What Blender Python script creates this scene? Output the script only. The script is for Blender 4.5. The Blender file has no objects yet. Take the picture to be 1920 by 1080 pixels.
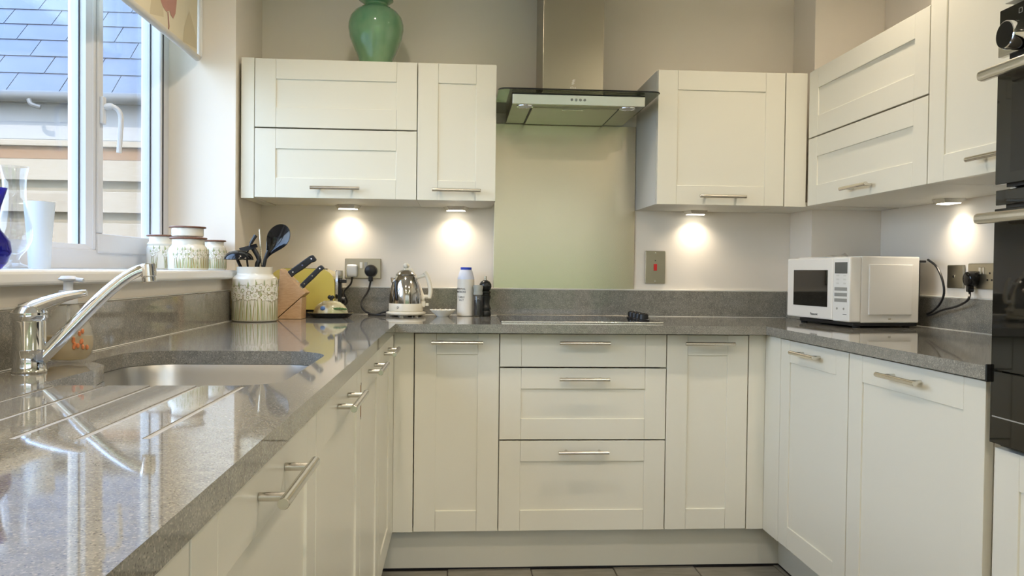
import bpy, bmesh, math, random
from mathutils import Vector, Matrix
from mathutils.geometry import tessellate_polygon
random.seed(7)
sc = bpy.context.scene
col = sc.collection
R = math.radians

# ------------------------------------------------------------------ camera
CX, CY, CZ = -.1561, -3.4536, 1.0786
YAW, PIT, ROL, F = .0682, -.0199, .0115, 1533.66
def _mul(a, b): return [[sum(a[i][k]*b[k][j] for k in range(3)) for j in range(3)] for i in range(3)]
_c, _s = math.cos, math.sin
_W2C = _mul([[_c(ROL), 0, _s(ROL)], [0, 1, 0], [-_s(ROL), 0, _c(ROL)]],
       _mul([[1, 0, 0], [0, _c(PIT), _s(PIT)], [0, -_s(PIT), _c(PIT)]],
            [[_c(YAW), -_s(YAW), 0], [_s(YAW), _c(YAW), 0], [0, 0, 1]]))
def bp(u, w, ax, val):
    """point where the sight line of pixel (u, w) meets the plane ax = val"""
    q = ((u-960)/F, 1., (540-w)/F)
    d = [sum(_W2C[k][i]*q[k] for k in range(3)) for i in range(3)]
    k = 'xyz'.index(ax); t = (val-(CX, CY, CZ)[k])/d[k]
    return Vector((CX+t*d[0], CY+t*d[1], CZ+t*d[2]))
cam = bpy.data.cameras.new('camera'); camo = bpy.data.objects.new('camera', cam); col.objects.link(camo)
cam.sensor_width = 36; cam.lens = F/1920*36; cam.clip_start = .02; cam.clip_end = 200
r_, f_, u_ = _W2C
camo.matrix_world = Matrix(((r_[0], u_[0], -f_[0], CX), (r_[1], u_[1], -f_[1], CY), (r_[2], u_[2], -f_[2], CZ), (0, 0, 0, 1)))
sc.camera = camo

# ------------------------------------------------------------------ sky, sun, exposure
w = bpy.data.worlds.new('sky'); sc.world = w; w.use_nodes = True
nt = w.node_tree; nt.nodes.clear()
out = nt.nodes.new('ShaderNodeOutputWorld'); bg = nt.nodes.new('ShaderNodeBackground')
tc = nt.nodes.new('ShaderNodeTexCoord'); sx = nt.nodes.new('ShaderNodeSeparateXYZ'); rp = nt.nodes.new('ShaderNodeValToRGB')
rp.color_ramp.elements[0].position = 0; rp.color_ramp.elements[0].color = (.7, .83, 1, 1)
rp.color_ramp.elements[1].position = .8; rp.color_ramp.elements[1].color = (.4, .6, 1, 1)
nt.links.new(tc.outputs['Generated'], sx.inputs[0]); nt.links.new(sx.outputs['Z'], rp.inputs[0])
nt.links.new(rp.outputs[0], bg.inputs[0]); nt.links.new(bg.outputs[0], out.inputs[0])
bg.inputs[1].default_value = 7.0
sun = bpy.data.lights.new('sun', 'SUN'); sun.energy = 3.6; sun.angle = R(.6); sun.color = (1, .93, .82)
suno = bpy.data.objects.new('sun', sun); col.objects.link(suno)
suno.rotation_euler = Vector((-.02, -1, .8)).to_track_quat('Z', 'Y').to_euler()
sc.view_settings.view_transform = 'Standard'; sc.view_settings.look = 'None'
sc.view_settings.gamma = 1; sc.view_settings.use_curve_mapping = False
sc.view_settings.exposure = 0.3
try:
    sc.cycles.use_denoising = True; sc.cycles.max_bounces = 10; sc.cycles.diffuse_bounces = 5
    sc.cycles.sample_clamp_indirect = 6; sc.cycles.caustics_reflective = False; sc.cycles.caustics_refractive = False
except Exception: pass
DOWNLIGHT_W, ROOM_W, CAB_W = 5.8, 12.0, 3.3
WARM = (1, .85, .66)

# ------------------------------------------------------------------ materials
M = {}
def mat(name, c, rough=.5, metal=0, spec=.5, trans=0, ior=1.45, coat=0, emit=None, es=0, alpha=None):
    m = bpy.data.materials.new(name); m.use_nodes = True; b = m.node_tree.nodes['Principled BSDF']
    b.inputs['Base Color'].default_value = (*c, 1); b.inputs['Roughness'].default_value = rough
    b.inputs['Metallic'].default_value = metal; b.inputs['Specular IOR Level'].default_value = spec
    b.inputs['Transmission Weight'].default_value = trans; b.inputs['IOR'].default_value = ior
    b.inputs['Coat Weight'].default_value = coat
    if emit: b.inputs['Emission Color'].default_value = (*emit, 1); b.inputs['Emission Strength'].default_value = es
    M[name] = m; return m
def nodes(m): return m.node_tree.nodes, m.node_tree.links, m.node_tree.nodes['Principled BSDF']
def coords(m, scale=(1, 1, 1)):
    N, L, b = nodes(m); t = N.new('ShaderNodeTexCoord'); mp = N.new('ShaderNodeMapping'); mp.inputs['Scale'].default_value = scale
    L.new(t.outputs['Object'], mp.inputs[0]); return mp.outputs[0]
def ramp(m, src, stops):
    N, L, b = nodes(m); r = N.new('ShaderNodeValToRGB'); e = r.color_ramp.elements
    while len(e) < len(stops): e.new(.5)
    for i, (p, c) in enumerate(stops): e[i].position = p; e[i].color = (*c, 1)
    L.new(src, r.inputs[0]); return r.outputs[0]
def noise(m, vec, scale, detail=3, rough=.5):
    N, L, b = nodes(m); n = N.new('ShaderNodeTexNoise'); n.inputs['Scale'].default_value = scale
    n.inputs['Detail'].default_value = detail; n.inputs['Roughness'].default_value = rough
    L.new(vec, n.inputs['Vector']); return n.outputs['Fac']
def bump(m, src, st=.1, dist=.001):
    N, L, b = nodes(m); n = N.new('ShaderNodeBump'); n.inputs['Strength'].default_value = st; n.inputs['Distance'].default_value = dist
    L.new(src, n.inputs['Height']); L.new(n.outputs[0], b.inputs['Normal'])
def tocol(m, src): N, L, b = nodes(m); L.new(src, b.inputs['Base Color'])
def mixc(m, a, b_, fac, mode='MIX'):
    N, L, b = nodes(m); n = N.new('ShaderNodeMix'); n.data_type = 'RGBA'; n.blend_type = mode
    if isinstance(fac, float): n.inputs[0].default_value = fac
    else: L.new(fac, n.inputs[0])
    L.new(a, n.inputs[6])
    if isinstance(b_, tuple): n.inputs[7].default_value = (*b_, 1)
    else: L.new(b_, n.inputs[7])
    return n.outputs[2]

m = mat('wall_paint', (.87, .815, .73), .85, spec=.2); bump(m, noise(m, coords(m), 180), .08)
m = mat('ceiling_paint', (.85, .83, .78), .9, spec=.2)
m = mat('door_cream', (.765, .745, .645), .28, spec=.45)
m = mat('carcass_white', (.76, .74, .66), .45)
m = mat('plinth_cream', (.7, .68, .58), .4)
m = mat('window_white', (.62, .62, .63), .3)
m = mat('sill_white', (.85, .86, .86), .25)
m = mat('sealant', (.7, .69, .64), .4); mat('gasket_black', (.01, .01, .012), .5)
def stone(name, tint):
    m = mat(name, tint, .05, spec=.6, coat=.2); v = coords(m)
    N, L, b = nodes(m); b.inputs['Coat Roughness'].default_value = .02
    a = ramp(m, noise(m, v, 38, 4, .6), [(.3, tuple(c*.82 for c in tint)), (.7, tuple(c*1.16 for c in tint))])
    s1 = ramp(m, noise(m, v, 330, 2, .6), [(.0, (0, 0, 0)), (.52, (0, 0, 0)), (.68, (1, 1, 1))])
    vo = N.new('ShaderNodeTexVoronoi'); vo.inputs['Scale'].default_value = 300; L.new(v, vo.inputs['Vector'])
    s2 = ramp(m, vo.outputs['Distance'], [(.0, (1, 1, 1)), (.17, (1, 1, 1)), (.3, (0, 0, 0))])
    c = mixc(m, a, (.4, .38, .32), s1)
    sep = N.new('ShaderNodeRGBToBW'); L.new(s2, sep.inputs[0])
    mm = N.new('ShaderNodeMath'); mm.operation = 'MULTIPLY'; mm.inputs[1].default_value = .75; L.new(sep.outputs[0], mm.inputs[0])
    c = mixc(m, c, (.06, .06, .05), mm.outputs[0]); tocol(m, c); return m
stone('quartz_grey', (.24, .23, .202))
m = mat('lit_groove_stone', (.42, .4, .36), .4)  # paler than the slab: light caught in the grooves put into the colour
def brushed(name, c, rough, sc_=(4, 4, 300), st=.05):
    m = mat(name, c, rough, 1); n = noise(m, coords(m, sc_), 6, 3)
    N, L, b = nodes(m); mr = N.new('ShaderNodeMapRange'); mr.inputs[3].default_value = rough*.85; mr.inputs[4].default_value = rough*1.2
    L.new(n, mr.inputs[0]); L.new(mr.outputs[0], b.inputs['Roughness']); bump(m, n, st, .0004); return m
brushed('steel_sheet', (.74, .65, .5), .24, (4, 4, 120), .006)
brushed('steel_hood', (.42, .385, .3), .3, (4, 4, 120), .008)
brushed('steel_nickel', (.72, .685, .61), .24, (60, 60, 60), .02)
brushed('steel_plate', (.5, .46, .36), .3, (200, 200, 4))
brushed('steel_sink', (.6, .58, .54), .3, (80, 80, 80))
mat('kettle_steel', (.5, .48, .45), .1, 1); mat('chrome', (.86, .86, .86), .06, 1)
mat('black_glass', (.006, .006, .005), .03, spec=.6)
mat('black_plastic', (.012, .012, .013), .35)
mat('black_gloss', (.008, .008, .009), .12)
mat('knife_handle', (.02, .021, .024), .4)
mat('dark_brown', (.035, .028, .022), .5)
mat('white_plastic', (.8, .79, .75), .3)
mat('microwave_white', (.82, .81, .77), .22)
mat('panel_white', (.82, .82, .79), .35)
mat('cream_plastic', (.78, .73, .6), .28)
mat('yellow_enamel', (.66, .53, .12), .12, coat=.4)
mat('red_rocker', (.6, .03, .03), .35)
mat('grey_print', (.33, .33, .31), .5)
mat('display_grey', (.09, .095, .09), .2); mat('dark_print', (.05, .05, .05), .5)
mat('light_print', (.7, .7, .66), .5)
m = mat('ceramic_cream', (.78, .75, .65), .16, coat=.3)
mat('print_olive', (.36, .29, .11), .3); mat('print_green', (.42, .46, .22), .3)
mat('print_white', (.86, .84, .76), .25); mat('print_sage', (.4, .46, .3), .3)
def wood(name, a, b2, sc_=(30, 3, 3), rough=.45):
    m = mat(name, a, rough); n = noise(m, coords(m, sc_), 8, 5, .6); tocol(m, ramp(m, n, [(.3, a), (.7, b2)])); bump(m, n, .1, .0006); return m
wood('wood_block', (.5, .3, .15), (.64, .42, .24), (6, 6, 40))
wood('wood_lid', (.13, .055, .03), (.2, .09, .05), (40, 6, 6))
wood('fence_board', (.23, .17, .11), (.27, .21, .15), (2, 14, 30), .75)
wood('fence_board_back', (.21, .16, .1), (.24, .19, .13), (2, 14, 30), .8)
wood('fence_rail', (.16, .08, .035), (.2, .105, .05), (2, 14, 30), .75)
mat('berry_print', (.75, .26, .1), .4)
mat('frosted_plastic', (.85, .88, .92), .35, trans=.3)
mat('frosted_glass', (.8, .88, .95), .5, trans=.25, ior=1.2)
mat('blue_glass', (.03, .03, .45), .05, trans=.75, ior=1.45)
m = mat('green_glass', (.07, .3, .14), .12, spec=.6, coat=.5)
tocol(m, ramp(m, noise(m, coords(m, (1, 1, .6)), 9, 3), [(.3, (.1, .27, .14)), (.7, (.26, .43, .25))]))
mat('dark_rim', (.03, .05, .04), .2)
mat('salt_white', (.78, .75, .68), .35); mat('salt_top', (.72, .76, .88), .35); mat('cap_blue', (.02, .06, .55), .3)
mat('mill_black', (.02, .022, .022), .22)
mat('grinder_clear', (.55, .57, .52), .15, trans=.35); mat('peppercorn', (.015, .013, .01), .6)
mat('dish_white', (.8, .78, .7), .18)
m = mat('butter_glaze', (.5, .45, .26), .1, coat=.5)
tocol(m, ramp(m, noise(m, coords(m), 14, 3), [(.35, (.36, .27, .13)), (.5, (.62, .57, .36)), (.7, (.5, .52, .24))]))
mat('butter_green', (.1, .2, .06), .12); mat('butter_blue', (.1, .2, .45), .12); mat('butter_knob', (.4, .34, .2), .15)
m = mat('floor_tile', (.2, .185, .15), .3); tocol(m, ramp(m, noise(m, coords(m, (2, 9, 1)), 5, 4), [(.3, (.15, .14, .11)), (.7, (.25, .23, .19))]))
mat('grout', (.1, .09, .08), .9)
m = mat('blind_fabric', (.74, .67, .5), .9, spec=.1)
n_ = noise(m, coords(m), 900, 1); bump(m, n_, .1, .0004)
mat('blind_pink', (.5, .27, .22), .9); mat('blind_leaf', (.62, .54, .37), .9); mat('blind_bar', (.6, .57, .51), .5)
mat('blind_vein', (.42, .22, .18), .9)
mat('led_lens', (1, 1, 1), .4, emit=(1, .92, .75), es=6)
mat('lamp_lens', (1, 1, 1), .4, emit=(1, .92, .78), es=10)
m = mat('slate', (.06, .08, .12), .35, spec=.6); tocol(m, ramp(m, noise(m, coords(m), 3, 3), [(.3, (.032, .038, .055)), (.7, (.05, .055, .075))]))
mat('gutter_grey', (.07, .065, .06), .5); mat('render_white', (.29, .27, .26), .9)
mat('garden_beige', (.5, .4, .3), .9); mat('coping_stone', (.14, .125, .1), .9)
mat('paving', (.2, .19, .17), .9); m = mat('grass', (.12, .2, .03), .95)
m = mat('hedge_leaf', (.16, .3, .06), .8); tocol(m, ramp(m, noise(m, coords(m), 9, 4), [(.3, (.09, .12, .03)), (.7, (.17, .2, .07))]))
mat('paper', (.92, .9, .86), .8); mat('chip_brown', (.3, .16, .06), .7)
mat('worn_dark', (.08, .04, .02), .7)
def pane_mat(name, tint, refl=1.0):
    m = bpy.data.materials.new(name); m.use_nodes = True; N, L = m.node_tree.nodes, m.node_tree.links; N.clear()
    o = N.new('ShaderNodeOutputMaterial'); mx = N.new('ShaderNodeMixShader'); t = N.new('ShaderNodeBsdfTransparent'); g = N.new('ShaderNodeBsdfGlossy')
    lw = N.new('ShaderNodeLayerWeight'); lw.inputs[0].default_value = .5      # Schlick reflectance, the same on both faces of a pane
    pw_ = N.new('ShaderNodeMath'); pw_.operation = 'POWER'; pw_.inputs[1].default_value = 5; L.new(lw.outputs['Facing'], pw_.inputs[0])
    fr = N.new('ShaderNodeMath'); fr.operation = 'MULTIPLY_ADD'; fr.inputs[1].default_value = .96; fr.inputs[2].default_value = .04; L.new(pw_.outputs[0], fr.inputs[0])
    t.inputs[0].default_value = (*tint, 1); g.inputs['Roughness'].default_value = .01; g.inputs[0].default_value = (refl, refl, refl, 1)
    L.new(fr.outputs[0], mx.inputs[0]); L.new(t.outputs[0], mx.inputs[1]); L.new(g.outputs[0], mx.inputs[2]); L.new(mx.outputs[0], o.inputs[0])
    M[name] = m
def soap_mat(nm, c, tint, fac):
    m = mat(nm, c, .15); N, L, b = nodes(m); o = N['Material Output']; t = N.new('ShaderNodeBsdfTransparent'); t.inputs[0].default_value = (*tint, 1)
    mx = N.new('ShaderNodeMixShader'); mx.inputs[0].default_value = fac; L.new(t.outputs[0], mx.inputs[1]); L.new(b.outputs[0], mx.inputs[2]); L.new(mx.outputs[0], o.inputs[0])
soap_mat('bottle_clear', (.8, .8, .76), (.96, .96, .95), .16); soap_mat('soap_liquid', (.85, .68, .36), (.97, .88, .62), .6); pane_mat('window_pane', (.96, .98, .98), .8); pane_mat('clear_glass', (.93, .94, .95), 1.0); pane_mat('hood_pane', (.62, .66, .6), .9)

# ------------------------------------------------------------------ mesh builder
class MB:
    def __init__(s): s.bm = bmesh.new()
    def _add(s, t, mi=0, T=None, sm=True):
        if T is not None: bmesh.ops.transform(t, matrix=T, verts=t.verts)
        for f in t.faces: f.material_index = mi; f.smooth = sm
        me = bpy.data.meshes.new('tmp'); t.to_mesh(me); t.free(); s.bm.from_mesh(me); bpy.data.meshes.remove(me); return s
    def box(s, x0, x1, y0, y1, z0, z1, bev=0, seg=2, mi=0, T=None):
        t = bmesh.new(); bmesh.ops.create_cube(t, size=1)
        for v in t.verts: v.co = Vector(((x0+x1)/2+v.co.x*(x1-x0), (y0+y1)/2+v.co.y*(y1-y0), (z0+z1)/2+v.co.z*(z1-z0)))
        if bev: bmesh.ops.bevel(t, geom=t.edges[:], offset=bev, segments=seg, profile=.5, affect='EDGES', clamp_overlap=True)
        return s._add(t, mi, T, False)
    def lathe(s, prof, c=(0, 0, 0), n=32, sx=1, sy=1, mi=0, T=None):
        t = bmesh.new(); rings = []
        for r, z in prof:
            if r < 1e-6: rings.append([t.verts.new((c[0], c[1], c[2]+z))])
            else: rings.append([t.verts.new((c[0]+sx*r*math.cos(2*math.pi*k/n), c[1]+sy*r*math.sin(2*math.pi*k/n), c[2]+z)) for k in range(n)])
        for a, b in zip(rings, rings[1:]):
            for k in range(n):
                k2 = (k+1) % n
                if len(a) == 1 and len(b) == 1: continue
                if len(a) == 1: t.faces.new((a[0], b[k2], b[k]))
                elif len(b) == 1: t.faces.new((a[k], a[k2], b[0]))
                else: t.faces.new((a[k], a[k2], b[k2], b[k]))
        bmesh.ops.recalc_face_normals(t, faces=t.faces[:])
        return s._add(t, mi, T)
    def cyl(s, p0, p1, r0, r1=None, n=20, mi=0):
        r1 = r0 if r1 is None else r1; p0 = Vector(p0); p1 = Vector(p1); d = p1-p0; L = d.length
        T = Matrix.Translation(p0) @ d.to_track_quat('Z', 'Y').to_matrix().to_4x4()
        b = min(r0, r1)*.08
        return s.lathe([(0, 0), (r0-b, 0), (r0, b), (r1, L-b), (r1-b, L), (0, L)], n=n, mi=mi, T=T)
    def tube(s, pts, r, n=10, mi=0, cap=True):
        P = [Vector(p) for p in pts]; t = bmesh.new(); rings = []; rr = r if isinstance(r, (list, tuple)) else [r]*len(P)
        up = None
        for i, p in enumerate(P):
            d = (P[min(i+1, len(P)-1)]-P[max(i-1, 0)]).normalized()
            if up is None: up = d.orthogonal().normalized()
            a = (up-d*up.dot(d)).normalized(); up = a; b = d.cross(a)
            rings.append([t.verts.new(p+rr[i]*(a*math.cos(2*math.pi*k/n)+b*math.sin(2*math.pi*k/n))) for k in range(n)])
        for a, b in zip(rings, rings[1:]):
            for k in range(n): t.faces.new((a[k], a[(k+1) % n], b[(k+1) % n], b[k]))
        if cap: t.faces.new(rings[0][::-1]); t.faces.new(rings[-1])
        return s._add(t, mi)
    def prism(s, poly, axis, a, b, bev=0, mi=0, T=None):
        """poly in the two other axes (in xyz order), extruded along axis from a to b"""
        t = bmesh.new(); k = 'xyz'.index(axis)
        def mk(p, v): q = list(p); q.insert(k, v); return t.verts.new(q)
        A = [mk(p, a) for p in poly]; B = [mk(p, b) for p in poly]; n = len(poly)
        t.faces.new(A); t.faces.new(B[::-1])
        for i in range(n): t.faces.new((A[i], B[i], B[(i+1) % n], A[(i+1) % n]))
        bmesh.ops.recalc_face_normals(t, faces=t.faces[:])
        if bev: bmesh.ops.bevel(t, geom=t.edges[:], offset=bev, segments=2, profile=.5, affect='EDGES', clamp_overlap=True)
        return s._add(t, mi, T, False)
    def poly(s, pts, mi=0):
        t = bmesh.new(); t.faces.new([t.verts.new(p) for p in pts]); return s._add(t, mi, None, False)
    def sphere(s, c, r, sx=1, sy=1, sz=1, mi=0, n=16, T=None):
        t = bmesh.new(); bmesh.ops.create_uvsphere(t, u_segments=n, v_segments=n//2, radius=r)
        for v in t.verts: v.co = Vector((c[0]+v.co.x*sx, c[1]+v.co.y*sy, c[2]+v.co.z*sz))
        return s._add(t, mi, T)
def smooth_path(pts, k=6):
    P = [Vector(p) for p in pts]; o = []
    for i in range(len(P)-1):
        a, b, c, d = P[max(i-1, 0)], P[i], P[i+1], P[min(i+2, len(P)-1)]
        for j in range(k):
            t = j/k; o.append(.5*((2*b)+(c-a)*t+(2*a-5*b+4*c-d)*t*t+(3*b-a-3*c+d)*t**3))
    o.append(P[-1]); return o
def rrect(x0, x1, y0, y1, r, n=6):
    rs = r if isinstance(r, (list, tuple)) else [r]*4; o = []
    for (cx, cy, a0), q in zip(((x1, y1, 0), (x0, y1, 90), (x0, y0, 180), (x1, y0, 270)), rs):
        sxn = -1 if cx == x1 else 1; syn = -1 if cy == y1 else 1
        for k in range(n+1):
            a = R(a0+90*k/n); o.append((cx+sxn*q+q*math.cos(a), cy+syn*q+q*math.sin(a)))
    return o
OFF = {}
def link(o, parent=None):
    col.objects.link(o)
    if parent: o.parent = parent
    return o
def mesh_of(mb, name, mats, off=None, ang=35):
    if off is not None: bmesh.ops.translate(mb.bm, vec=-off, verts=mb.bm.verts)
    me = bpy.data.meshes.new(name); mb.bm.to_mesh(me); mb.bm.free()
    for q in (mats if isinstance(mats, (list, tuple)) else [mats]): me.materials.append(M[q])
    fl = [p.use_smooth for p in me.polygons]; me.set_sharp_from_angle(angle=R(ang)); me.polygons.foreach_set('use_smooth', fl); return me
def obj(name, mb, mats, parent=None, ang=35):
    off = OFF.get(parent) if parent else None
    o = bpy.data.objects.new(name, mesh_of(mb, name, mats, off, ang)); link(o, parent)
    if parent: OFF[o] = OFF.get(parent)
    return o
def tag(o, label=None, cat=None, group=None, kind=None):
    if label: o['label'] = label
    if cat: o['category'] = cat
    if group: o['group'] = group
    if kind: o['kind'] = kind
    return o
def thing(name, label, cat, loc=(0, 0, 0), rz=0, group=None, local=False):
    o = bpy.data.objects.new(name, None); link(o); o.location = loc; o.rotation_euler.z = rz; o.empty_display_size = .05
    OFF[o] = None if (local or rz) else Vector(loc); return tag(o, label, cat, group)
def struct(name, mb, mats, label=None, cat=None):
    o = obj(name, mb, mats); o['kind'] = 'structure'
    return tag(o, label, cat)
def one(name, mb, mats, label, cat, loc=None, group=None):
    """a thing that is one mesh, built in world coordinates, origin at loc"""
    if loc is not None:
        o = bpy.data.objects.new(name, mesh_of(mb, name, mats, Vector(loc))); link(o); o.location = loc
    else: o = obj(name, mb, mats)
    return tag(o, label, cat, group)
def text_mesh(s, size, matn, name, parent, T, bend=None, extrude=.0003):
    cu = bpy.data.curves.new('t', 'FONT'); cu.body = s; cu.size = size; cu.extrude = extrude; cu.align_x = 'CENTER'; cu.align_y = 'CENTER'
    to = bpy.data.objects.new('t', cu); col.objects.link(to); bpy.context.view_layer.update()
    me = bpy.data.meshes.new_from_object(to.evaluated_get(bpy.context.evaluated_depsgraph_get()))
    bpy.data.objects.remove(to); bpy.data.curves.remove(cu); me.name = name; me.materials.clear(); me.materials.append(M[matn])
    if bend:
        b = bmesh.new(); b.from_mesh(me); bmesh.ops.subdivide_edges(b, edges=[e for e in b.edges if e.calc_length() > size*.3], cuts=2)
        for v in b.verts:
            a = v.co.x/bend; rr = bend+.0004+v.co.z; v.co = Vector((rr*math.sin(a), v.co.y, rr*math.cos(a)))
        b.to_mesh(me); b.free()
    o = bpy.data.objects.new(name, me); link(o, parent); o.matrix_local = T; return o

# ------------------------------------------------------------------ main sizes (metres; back wall y=0, floor z=0)
ZT = .8946; ZU = .8646                      # worktop top / underside
YB = -.569; YU = -.374                      # base and wall cabinet door faces on the back wall
XL = -.964; XR = 1.575                      # side walls
XLF = -.372; XRF = .963; XUR = 1.186        # side run door faces
ZB0, ZB1 = .155, .860                       # base doors
Z1, Z2 = 1.3414, 1.8545                     # wall cabinet doors
YREAR = -6.2; ZC = 2.4
WY0, WY1, WZ0, WZ1, XO = -2.35, -.400, 1.042, 2.2, -1.275   # window opening in the left wall

# ------------------------------------------------------------------ room shell
b = MB(); b.box(XO, 4.15, YREAR-.1, .12, -.12, -.004); floor = struct('floor', b, 'grout')
tm = MB(); tm.box(-.149, .149, -.299, .299, -.004, .004, .0015, 1); tme = mesh_of(tm, 'floor_tile', 'floor_tile')
for i in range(8):
    for j in range(6):
        o = link(bpy.data.objects.new('floor_tile', tme), floor); o.location = (-.63+.302*i, -.72-.602*j-(.3 if i % 2 else 0)+.2, -.004)
b = MB(); b.box(XO, XR+.15, 0, .12, 0, ZC); struct('wall_back', b, 'wall_paint')
b = MB(); b.box(XR, XR+.15, -2.6, 0, 0, ZC); b.box(XR, 4.15, -2.6, -2.45, 0, ZC); b.box(4, 4.15, YREAR, -2.6, 0, ZC); struct('wall_right', b, 'wall_paint')
b = MB(); b.box(1.283, XR, -.214, 0, 0, ZC, .002); struct('wall_column', b, 'wall_paint', 'boxed-in wall column in the corner behind the microwave', 'column')
b = MB(); b.box(XO, 4.15, YREAR-.1, .12, ZC, ZC+.1); struct('ceiling', b, 'ceiling_paint')
b = MB(); b.box(XO, XL, WY1, 0, 0, ZC); b.box(XO, XL, YREAR, WY0, 0, ZC)
b.box(XO, XL, WY0, WY1, 0, WZ0); b.box(XO, XL, WY0, WY1, WZ1, ZC); struct('wall_left', b, 'wall_paint')
b = MB(); b.box(XO, -.55, YREAR-.1, YREAR, 0, ZC); b.box(2.3, 4.15, YREAR-.1, YREAR, 0, ZC); b.box(-.55, 2.3, YREAR-.1, YREAR, 2.15, ZC); struct('wall_rear', b, 'wall_paint')
d = thing('door_1', 'white glazed garden doors added in the unseen rear wall for daylight', 'door', (.4, YREAR-.05, 0)); d['kind'] = 'structure'  # unseen doors, made up to bring in daylight fill and green reflections
for x0 in (-.55, .4, 1.35):
    b = MB(); b.box(x0, x0+.95, YREAR-.08, YREAR-.03, 0, .12, .003); b.box(x0, x0+.95, YREAR-.08, YREAR-.03, 2.05, 2.15, .003)
    b.box(x0, x0+.08, YREAR-.08, YREAR-.03, .12, 2.05, .003); b.box(x0+.87, x0+.95, YREAR-.08, YREAR-.03, .12, 2.05, .003); obj('door_frame', b, 'window_white', d)
    b = MB(); b.box(x0+.08, x0+.87, YREAR-.058, YREAR-.054, .12, 2.05); obj('pane', b, 'window_pane', d)

# ------------------------------------------------------------------ window in the left wall
wn = thing('window_1', 'white plastic casement window over the sink', 'window', (-1.235, -1.37, 1.072)); wn['kind'] = 'structure'
FX0, FX1 = XO+.003, -1.2
b = MB(); b.box(FX0, FX1, WY0, WY1, 1.072, 1.129, .004); obj('frame_bottom', b, 'window_white', wn)
b = MB(); b.box(FX0, FX1, WY0, WY1, 2.14, WZ1, .004); obj('frame_top', b, 'window_white', wn)
for y0, y1 in ((-.474, WY1), (WY0, -2.293)):
    b = MB(); b.box(FX0, FX1, y0, y1, 1.129, 2.14, .004); obj('frame_jamb', b, 'window_white', wn)
for y0, y1 in ((-1.02, -1.0), (-1.578, -1.524)):
    b = MB(); b.box(FX0, FX1, y0, y1, 1.129, 2.14, .004); obj('mullion', b, 'window_white', wn)
def bead(y0, y1, z0, z1, x):                # sloping glazing bead round a fixed pane
    b = MB(); q = .014
    b.prism([(x-.03, z0), (x, z0), (x-.012, z0+q), (x-.03, z0+q)], 'y', y0, y1); b.prism([(x-.03, z1), (x, z1), (x-.012, z1-q), (x-.03, z1-q)], 'y', y0, y1)
    b.prism([(x-.03, y0), (x, y0), (x-.012, y0+q), (x-.03, y0+q)], 'z', z0, z1); b.prism([(x-.03, y1), (x, y1), (x-.012, y1-q), (x-.03, y1-q)], 'z', z0, z1)
    return b
for y0, y1 in ((-1.524, -1.02), (-2.293, -1.578)):
    obj('glazing_bead', bead(y0, y1, 1.129, 2.14, -1.203), 'window_white', wn)
    b = MB(); b.box(-1.2375, -1.2345, y0, y1, 1.129, 2.14); obj('pane', b, 'window_pane', wn)
sa = MB(); sx0, sx1 = -1.262, -1.194; a0, a1, c0, c1 = -.999, -.481, 1.119, 2.145; q = .058
sa.box(sx0, sx1, a0, a1, c0, c0+q, .005); sa.box(sx0, sx1, a0, a1, c1-q, c1, .005)
sa.box(sx0, sx1, a0, a0+.034, c0+q, c1-q, .005); sa.box(sx0, sx1, a1-.02, a1, c0+q, c1-q, .005)
sash = obj('opening_sash', sa, 'window_white', wn)
b = MB(); b.box(-1.2375, -1.2345, a0+.034, a1-.02, c0+q, c1-q); obj('pane', b, 'window_pane', sash)
b = MB(); b.box(-1.2, -1.1935, a1, a1+.008, c0, c1); b.box(-1.231, -1.2275, a1-.023, a1-.0195, c0+q, c1-q); b.box(-1.2345, -1.232, -1.037, -1.02, 1.131, 2.14); obj('gasket', b, 'gasket_black', sash)
hb = MB(); hy, hz = -.982, 1.545
hb.box(-1.195, -1.183, hy-.012, hy+.012, hz-.05, hz+.03, .004)
hb.tube(smooth_path([(-1.186, hy, hz), (-1.168, hy+.004, hz+.003), (-1.152, hy+.01, hz-.004), (-1.144, hy+.014, hz-.026), (-1.146, hy+.016, hz-.075), (-1.15, hy+.016, hz-.13)]), [.0095]*8+[.0075]*23, 10)
obj('window_handle', hb, 'window_white', sash)
b = MB(); b.box(-1.2, -.93, WY0-.05, WY1, WZ0, 1.072, .008, 3); b.box(-.964, -.93, WY1-.01, WY1+.045, WZ0, 1.072, .008, 3)
struct('trim_1', b, 'sill_white', 'white window board along the sill above the sink', 'window sill')
# roller blind
bl = thing('roller_blind', 'cream roller blind printed with pink tulips and leaves, hanging in the window', 'blind', (-1.094, -1.37, 1.835))
b = MB(); b.box(-1.095, -1.0938, WY0+.02, -.425, 1.838, 2.17); obj('fabric', b, 'blind_fabric', bl)
b = MB(); b.cyl((-1.0945, WY0+.02, 1.836), (-1.0945, -.418, 1.836), .0115); obj('bottom_bar', b, 'blind_bar', bl)
b = MB(); b.box(-1.108, -1.08, -.418, -.4015, 1.84, 2.19, .006); obj('side_channel', b, 'sill_white', bl)
b = MB(); b.cyl((-1.12, WY0+.01, 2.172), (-1.12, -.42, 2.172), .02); obj('roller', b, 'blind_bar', bl)
def on_blind(pts, dx=.0008): return [bp(u, v_, 'x', -1.0938+dx) for u, v_ in pts]
def ell(cx, cy, rx, ry, n=20, sh=0): return [(cx+rx*math.cos(2*math.pi*k/n)+sh*math.sin(2*math.pi*k/n), cy+ry*math.sin(2*math.pi*k/n)) for k in range(n)]
T1 = [(302, -30), (301, 0), (305, 12), (312, 22), (318, 20), (320, 28), (325, 35), (329, 26), (331, 8), (333, -20)]
L1 = [(343, 92), (346, 50), (355, 20), (362, 45), (368, 70), (369, 92)]
L2 = [(281, 32), (284, -8), (293, -38), (300, -13), (306, 12), (307, 32)]
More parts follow.
